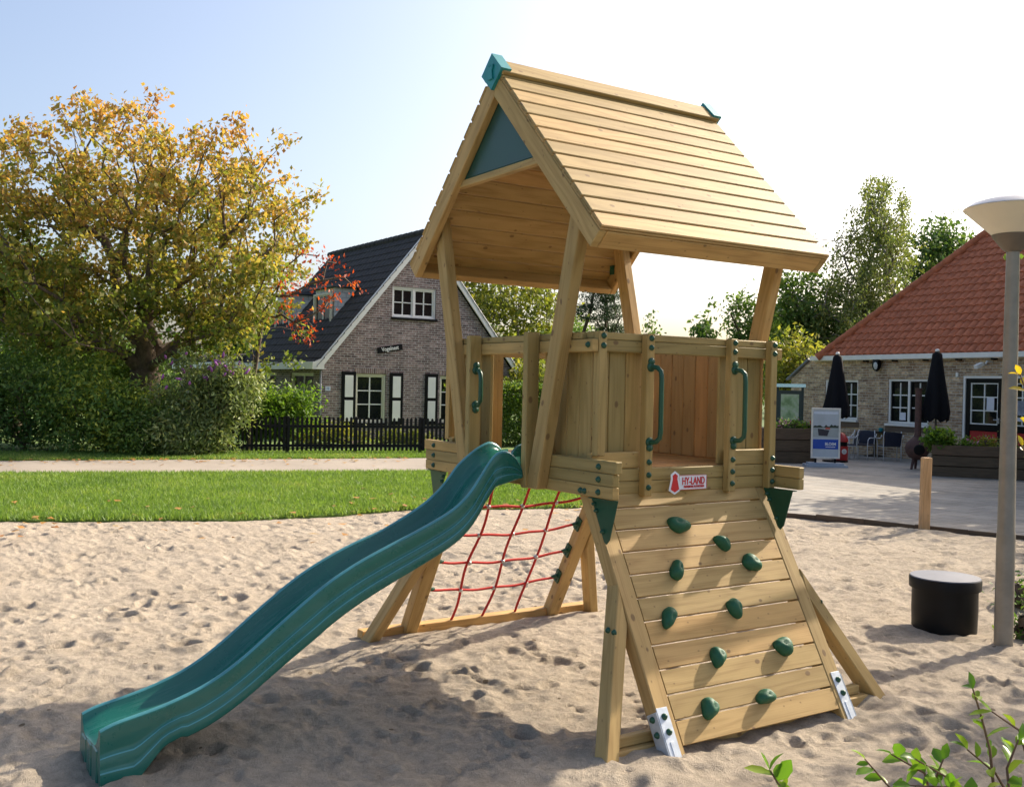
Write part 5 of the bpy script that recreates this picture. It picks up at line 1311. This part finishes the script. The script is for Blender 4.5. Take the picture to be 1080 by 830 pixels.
for q in ([hp_(u0, w0), hp_(u0, w0, .2), hp_(u0, w1, .2), hp_(u0, w1)], [hp_(u1, w0), hp_(u1, w1), hp_(u1, w1, .2), hp_(u1, w0, .2)], [hp_(u0, w1), hp_(u0, w1, .2), hp_(u1, w1, .2), hp_(u1, w1)], [hp_(u0, w0), hp_(u1, w0), hp_(u1, w0, .2), hp_(u0, w0, .2)]): mb.quad(q, [(0, 0), (.2, 0), (.2, .9), (0, .9)])
# left (entrance) wall with door and window openings
sO = HO + HB * HD; SUv = -HB
s_holes = [(HD - 2.32, HD - .62, 0.05, 1.84), (HD - 5.6, HD - 3.45, .05, 1.84)]
wall_face(mb, sO, SUv, EZ, HD, s_holes, n=-HU)
# far and back walls
mb.quad([hp_(HW, 0), hp_(HW, 0, HD), hp_(HW, EZ, HD), hp_(HW, EZ)], [(0, 0), (HD, 0), (HD, EZ), (0, EZ)])
mb.quad([hp_(0, 0, HD), hp_(HW, 0, HD), hp_(HW, EZ, HD), hp_(AP, AZ, HD), hp_(0, EZ, HD)][::-1], [(0, 0), (HW, 0), (HW, EZ), (AP, AZ), (0, EZ)])
mb.build('wall', BRICKP, hs_)
mb = MB(); mb.quad([hp_(.3, 0, .9), hp_(HW - .3, 0, .9), hp_(HW - .3, 2.3, .9), hp_(.3, 2.3, .9)]); mb.quad([hp_(1.95, 2.302, .9), hp_(HW - 1.95, 2.302, .9), hp_(HW - 1.95, 4.25, .9), hp_(1.95, 4.25, .9)]); mb.build('inner_wall', bpy.data.materials['dark_interior'], hs_)
for (a0, a1, b0, b1) in h_holes[:2]: window(hs_, HO, HU, HN, a0, a1, b0, b1, 2, [.36, .68], frame_m=CREAM, sill='dark', bar=.035)
window(hs_, HO, HU, HN, *h_holes[2], 2, 2, frame_m=WHITE, split=True, sill='dark', bar=.03)
for (a0, a1, b0, b1) in s_holes: window(hs_, sO, SUv, -HU, a0, a1, b0, b1, 2, 1, frame_m=CREAM, sill=False, bar=.04)
# brick arches over lower windows
for h in h_holes[:2]:
    mb = MB(); mb.bar(hp_(h[0] - .04, h[3] + .085, -.008), hp_(h[1] + .04, h[3] + .085, -.008), .02, .15); mb.build('lintel', brick('lintel_brick', (.16, .10, .09), (.27, .19, .17), (.38, .36, .34), .065, .2), hs_)
# shutters
for a in (.56, 2.03, 3.17, 4.66):
    mb = MB(); mb.bar(hp_(a + .21, .42, -.03), hp_(a + .21, 1.89, -.03), .42, .035, up=HN); sh_ = mb.build('shutter', BLACKP, hs_, bevel=.005)
    for z0, z1 in ((.52, 1.10), (1.19, 1.79)):
        mb = MB(); mb.bar(hp_(a + .21, z0, -.052), hp_(a + .21, z1, -.052), .25, .012, up=HN); mb.build('shutter_panel', WHITE, sh_, bevel=.003)
# bargeboards
th2 = math.atan(slope)
for s in (0, 1):
    mb = MB(); e0 = (-.18, EZ - .10) if s == 0 else (HW + .18, EZ - .10)
    mb.bar(hp_(e0[0], e0[1], -.14), hp_(AP, AZ + .10, -.14), .045, .17, up=(0, 0, 1), e1=(hp_(AP, 0), HU)); mb.build('barge_board', WHITE, hs_, bevel=.005)
# roof slopes with tiles
nl = unit(V(0, 0, 1) - HU * slope); udl = unit(HU + V(0, 0, slope)); Ls_ = (AP + .22) / math.cos(th2)
mb = MB(); O1 = hp_(-.22, EZ - .22 * slope + .17, HD + .15); tiled(mb, O1, -HB, udl, nl, 0, lambda s: (0, HD + .34), Ls_, .26, .30, .012, .022, wf=4)
udr = unit(-HU + V(0, 0, slope)); nr_ = unit(V(0, 0, 1) + HU * slope); O2 = hp_(HW + .22, EZ - .22 * slope + .17, -.19); tiled(mb, O2, HB, udr, nr_, 0, lambda s: (0, HD + .34), Ls_, .26, .30, .012, .022, wf=2)
rf_ = mb.build('roof', TILED, hs_)
mb = MB(); zz = AZ + .17
kx = 0.0
while kx < HD + .3: mb.tube([hp_(AP, zz, -.19 + kx), hp_(AP, zz, -.19 + kx + .36)], [.12, .105], 8); kx += .33
mb.build('ridge_tiles', TILED, rf_)
mb = MB(); mb.bar(hp_(-.30, EZ - .07, -.16), hp_(-.30, EZ - .07, HD - .2), .10, .20); mb.bar(hp_(-.12, EZ - .15, -.16), hp_(-.12, EZ - .15, HD - .2), .30, .02); mb.build('eave_board', WHITE, hs_, bevel=.005)
mb = MB(); mb.prism([hp_(-.36, EZ - .17, -.165), hp_(-.02, EZ - .17, -.165), hp_(-.02, EZ + .16, -.165), hp_(-.36, EZ + .0, -.165)], HB * .04); mb.build('eave_return', WHITE, hs_)
# dormers
def dormer(d0, d1, off=1.0, zb=3.20, zt_=4.22):
    def Q(d, a, z): return hp_(a, z, d)
    tz = zt_ + .12; back = (tz - EZ - .17) / slope
    mb = MB(); aF = off
    mb.quad([Q(d0, aF, zb), Q(d1, aF, zb), Q(d1, aF, tz), Q(d0, aF, tz)][::-1])
    for d in (d0, d1): mb.quad([Q(d, aF, zb), Q(d, aF, tz), Q(d, back + .12, tz)] if d == d0 else [Q(d, aF, zb), Q(d, back + .12, tz), Q(d, aF, tz)])
    m, t, b = mat('grey_slate_cladding'); uv = objco(t); br = t.nodes.new('ShaderNodeTexBrick'); br.inputs['Scale'].default_value = 1; br.inputs['Brick Width'].default_value = .25; br.inputs['Row Height'].default_value = .14; br.inputs['Mortar Size'].default_value = .012
    br.inputs['Color1'].default_value = (.60, .61, .60, 1); br.inputs['Color2'].default_value = (.68, .69, .68, 1); br.inputs['Mortar'].default_value = (.42, .43, .43, 1)
    sp = t.nodes.new('ShaderNodeSeparateXYZ'); Ls(t, uv, sp.inputs[0]); cb2 = t.nodes.new('ShaderNodeCombineXYZ'); Ls(t, math_(t, 'ADD', sp.outputs[0], sp.outputs[1]), cb2.inputs[0]); Ls(t, sp.outputs[2], cb2.inputs[1]); Ls(t, cb2.outputs[0], br.inputs['Vector'])
    Ls(t, br.outputs['Color'], b.inputs['Base Color'])
    o = mb.build('dormer', m, hs_)
    wO = Q(d1, aF, 0); window(o, wO, -HB, -HU, .06, d1 - d0 - .06, zb + .04, zt_ - .02, 2, 1, inset=-.07, frame_m=CREAM, sill=False, bar=.05)
    mb = MB(); mb.bar(Q((d0 + d1) / 2, aF - .16, tz + .04), Q((d0 + d1) / 2, back + .2, tz + .06), d1 - d0 + .28, .07, up=(0, 0, 1)); mb.build('dormer_roof', plain('lead_roof', (.05, .06, .075), .5), o)
    mb = MB(); mb.bar(Q(d0 - .1, aF - .05, zb - .03), Q(d1 + .1, aF - .05, zb - .03), .25, .03); mb.build('flashing', plain('zinc_flashing', (.20, .23, .30), .5), o)
dormer(1.55, 2.95); dormer(4.75, 6.15)
# name board and number
bo = hp_(2.02, 2.57, -.02); tv = unit(HU + V(0, 0, .17)); tu = unit(V(0, 0, 1) - HU * .17)
mb = MB(); mb.bar(bo - tv * .40, bo + tv * .40, .02, .17, up=tu); nbd = mb.build('name_board', BLACKP, hs_, bevel=.03)
text_mesh('Vogelnest', .16, bo + HN * .012, tv, tu, 0, WHITE, 'lettering', nbd, squeeze=.85)
mb = MB(); mb.bar(hp_(.16, 1.35, -.01), hp_(.16, 1.47, -.01), .15, .012, up=HN); nm_ = mb.build('number_plate', plain('number_white', (.6, .66, .74), .4), hs_)
text_mesh('12', .09, hp_(.16, 1.41, -.018), HU, (0, 0, 1), 0, BLUE, 'lettering', nm_)
mb = MB(); mb.tube([hp_(-.06, 0, -.02), hp_(-.06, EZ - .18, -.02)], .035, 8); mb.build('downpipe', plain('zinc_pipe', (.25, .26, .27), .5, metal=.4), hs_, smooth=True)
# flat-roofed wing to the left
wA = hp_(.02, 0, HD - .3); mb = MB(); wl_ = 8.2
wO = hp_(.25, 0, HD + wl_); wall_face(mb, wO, -HB, 2.02, wl_, [(1.2, 2.6, .7, 1.75), (5.2, 6.4, .05, 1.8)], n=-HU)
mb.quad([hp_(.25, 0, HD + wl_), hp_(.25, 2.02, HD + wl_), hp_(4, 2.02, HD + wl_), hp_(4, 0, HD + wl_)], [(0, 0), (0, 2), (4, 2), (4, 0)])
mb.build('wing_wall', BRICKP, hs_)
for h in [(1.2, 2.6, .7, 1.75), (5.2, 6.4, .05, 1.8)]: window(hs_, wO, -HB, -HU, *h, 2, 1, frame_m=CREAM, sill=False)
mb = MB(); mb.box(hp_(4.0, 1.98, HD + wl_ + .2), hp_(-.25, 2.20, HD - .15)); mb.build('wing_fascia', WHITE, hs_, bevel=.01)
mb = MB(); mb.box(hp_(3.95, 2.2005, HD + wl_ + .15), hp_(-.20, 2.235, HD - .15)); n_t = 40
for k in range(n_t): mb.tube([hp_(-.16, 2.30, HD + k * .205), hp_(.55, 2.42, HD + k * .205)], .10, 6)
mb.build('wing_tiles', TILED, hs_)

# ------------------------------------------------------------------ near shrub at the lower right corner
def near_shrub(label, stems, leaf, seed, lm_):
    b0 = np.mean([s_[0] for s_ in stems], axis=0) * V(1, 1, 0); o = thing('leafy_shrub', label, 'shrub', b0, 'shrub shoots at the right edge')
    mb = MB(); r = np.random.default_rng(seed); LV = []; LF = []
    def leafshape(p, d, s):
        nrm = unit(V(*r.normal(0, .6, 3)) + V(0, 0, 1)); d = unit(d); sd_ = unit(np.cross(nrm, d)); nrm = np.cross(d, sd_)
        ns = 6; n0 = len(LV)
        wob = r.uniform(-.25, .25); bend = r.uniform(-.12, .42)
        for i in range(ns + 1):
            t_ = i / ns; wd = s * .27 * math.sin(math.pi * min(1, t_ * .96 + .03))**.8 * (1 + .06 * (-1)**i)
            c = p + d * s * t_ - nrm * s * bend * t_ * t_ + sd_ * s * wob * t_ * t_
            LV.append(c - sd_ * wd + nrm * wd * .4); LV.append(c); LV.append(c + sd_ * wd + nrm * wd * .4)
        for i in range(ns):
            a = n0 + i * 3; LF.append((a, a + 1, a + 4, a + 3)); LF.append((a + 1, a + 2, a + 5, a + 4))
    for pts in stems:
        P = [np.asarray(q, float) for q in pts]; m_ = len(P)
        # smooth path
        tt_ = np.linspace(0, m_ - 1, (m_ - 1) * 6 + 1); Q = [P[int(min(m_ - 2, math.floor(x)))] * (1 - (x - min(m_ - 2, math.floor(x)))) + P[int(min(m_ - 2, math.floor(x))) + 1] * (x - min(m_ - 2, math.floor(x))) for x in tt_]
        mb.tube(Q, list(np.linspace(.0045, .0018, len(Q))), 6)
        for i in range(6, len(Q)):
            if r.random() < .66:
                t_ = unit(Q[i] - Q[i - 1]); sd_ = unit(np.cross(t_, V(*r.normal(0, 1, 3)))); leafshape(Q[i], sd_ * 1.0 + t_ * .55, leaf * r.uniform(.55, 1.2))
        leafshape(Q[-1], unit(Q[-1] - Q[-2]), leaf * .8)
    mb.build('stem', TWIG, o, smooth=True)
    link('foliage', mesh_np('foliage', np.array(LV), np.array(LF), lm_, True), o)
D1 = 2.35
def stem(root, *pts):
    g = at(root[0], root[1], root[2]); g[2] = -.02
    return [g] + [at(*p_) for p_ in pts]
near_shrub('leafy shoots with green and yellow leaves filling the lower right corner',
           [stem((985, 860, 2.4), (975, 880, D1), (940, 832, D1), (912, 800, D1)), stem((985, 860, 2.4), (990, 870, D1), (975, 815, 2.3), (940, 795, 2.3)), stem((1000, 860, 2.3), (1010, 860, 2.3), (1000, 820, 2.3), (965, 800, 2.25)),
            stem((1040, 880, 2.4), (1050, 850, D1), (1044, 790, D1), (1034, 752, D1), (1026, 726, D1)), stem((1040, 880, 2.4), (1070, 850, 2.3), (1050, 815, 2.3), (1020, 790, 2.3)), stem((1080, 880, 2.4), (1095, 840, 2.3), (1075, 770, 2.3), (1046, 750, 2.3)),
            stem((1030, 890, 2.2), (1030, 850, 2.2), (1000, 830, 2.2), (960, 828, 2.2)), stem((1060, 890, 2.2), (1066, 850, 2.2), (1062, 810, 2.2), (1074, 780, 2.2)), stem((1020, 890, 2.3), (1000, 850, 2.3), (985, 825, 2.3), (995, 800, 2.3))], .047, 700, FGLEAF)
near_shrub('lone shoot with a few leaves rising at the bottom edge left of the corner shrub', [stem((835, 860, 2.4), (835, 850, D1), (822, 828, D1), (812, 812, D1)), stem((835, 860, 2.4), (838, 850, D1), (832, 838, D1))], .055, 720, FGLEAF)
near_shrub('tall shoot with yellow leaves at the right edge in front of the restaurant door', [stem((1100, 880, 2.5), (1110, 700, 2.5), (1104, 520, 2.5), (1088, 430, 2.5), (1076, 395, 2.5)), stem((1100, 880, 2.5), (1112, 600, 2.5), (1092, 505, 2.5), (1078, 470, 2.5))], .034, 740, leafmat('yellow_near_leaves', [(.1, (.30, .28, .02)), (.6, (.45, .34, .02)), (.95, (.55, .30, .04))], transl=.45, rough=.35))
for (px, py, lab, sd_) in ((1074, 640, 'small dark weeds in the sand right of the lamp base', 760), (1082, 678, 'weeds in the sand near the photo edge below the lamp base', 770)):
    q = gp(px, py); shrub('weed', lab, q * V(1, 1, 0), [(q * V(1, 1, 0) + V(0, 0, .06), (.12, .12, .10))], 30, 12, .05, .05, LGREEN, sd_, cat='plant')
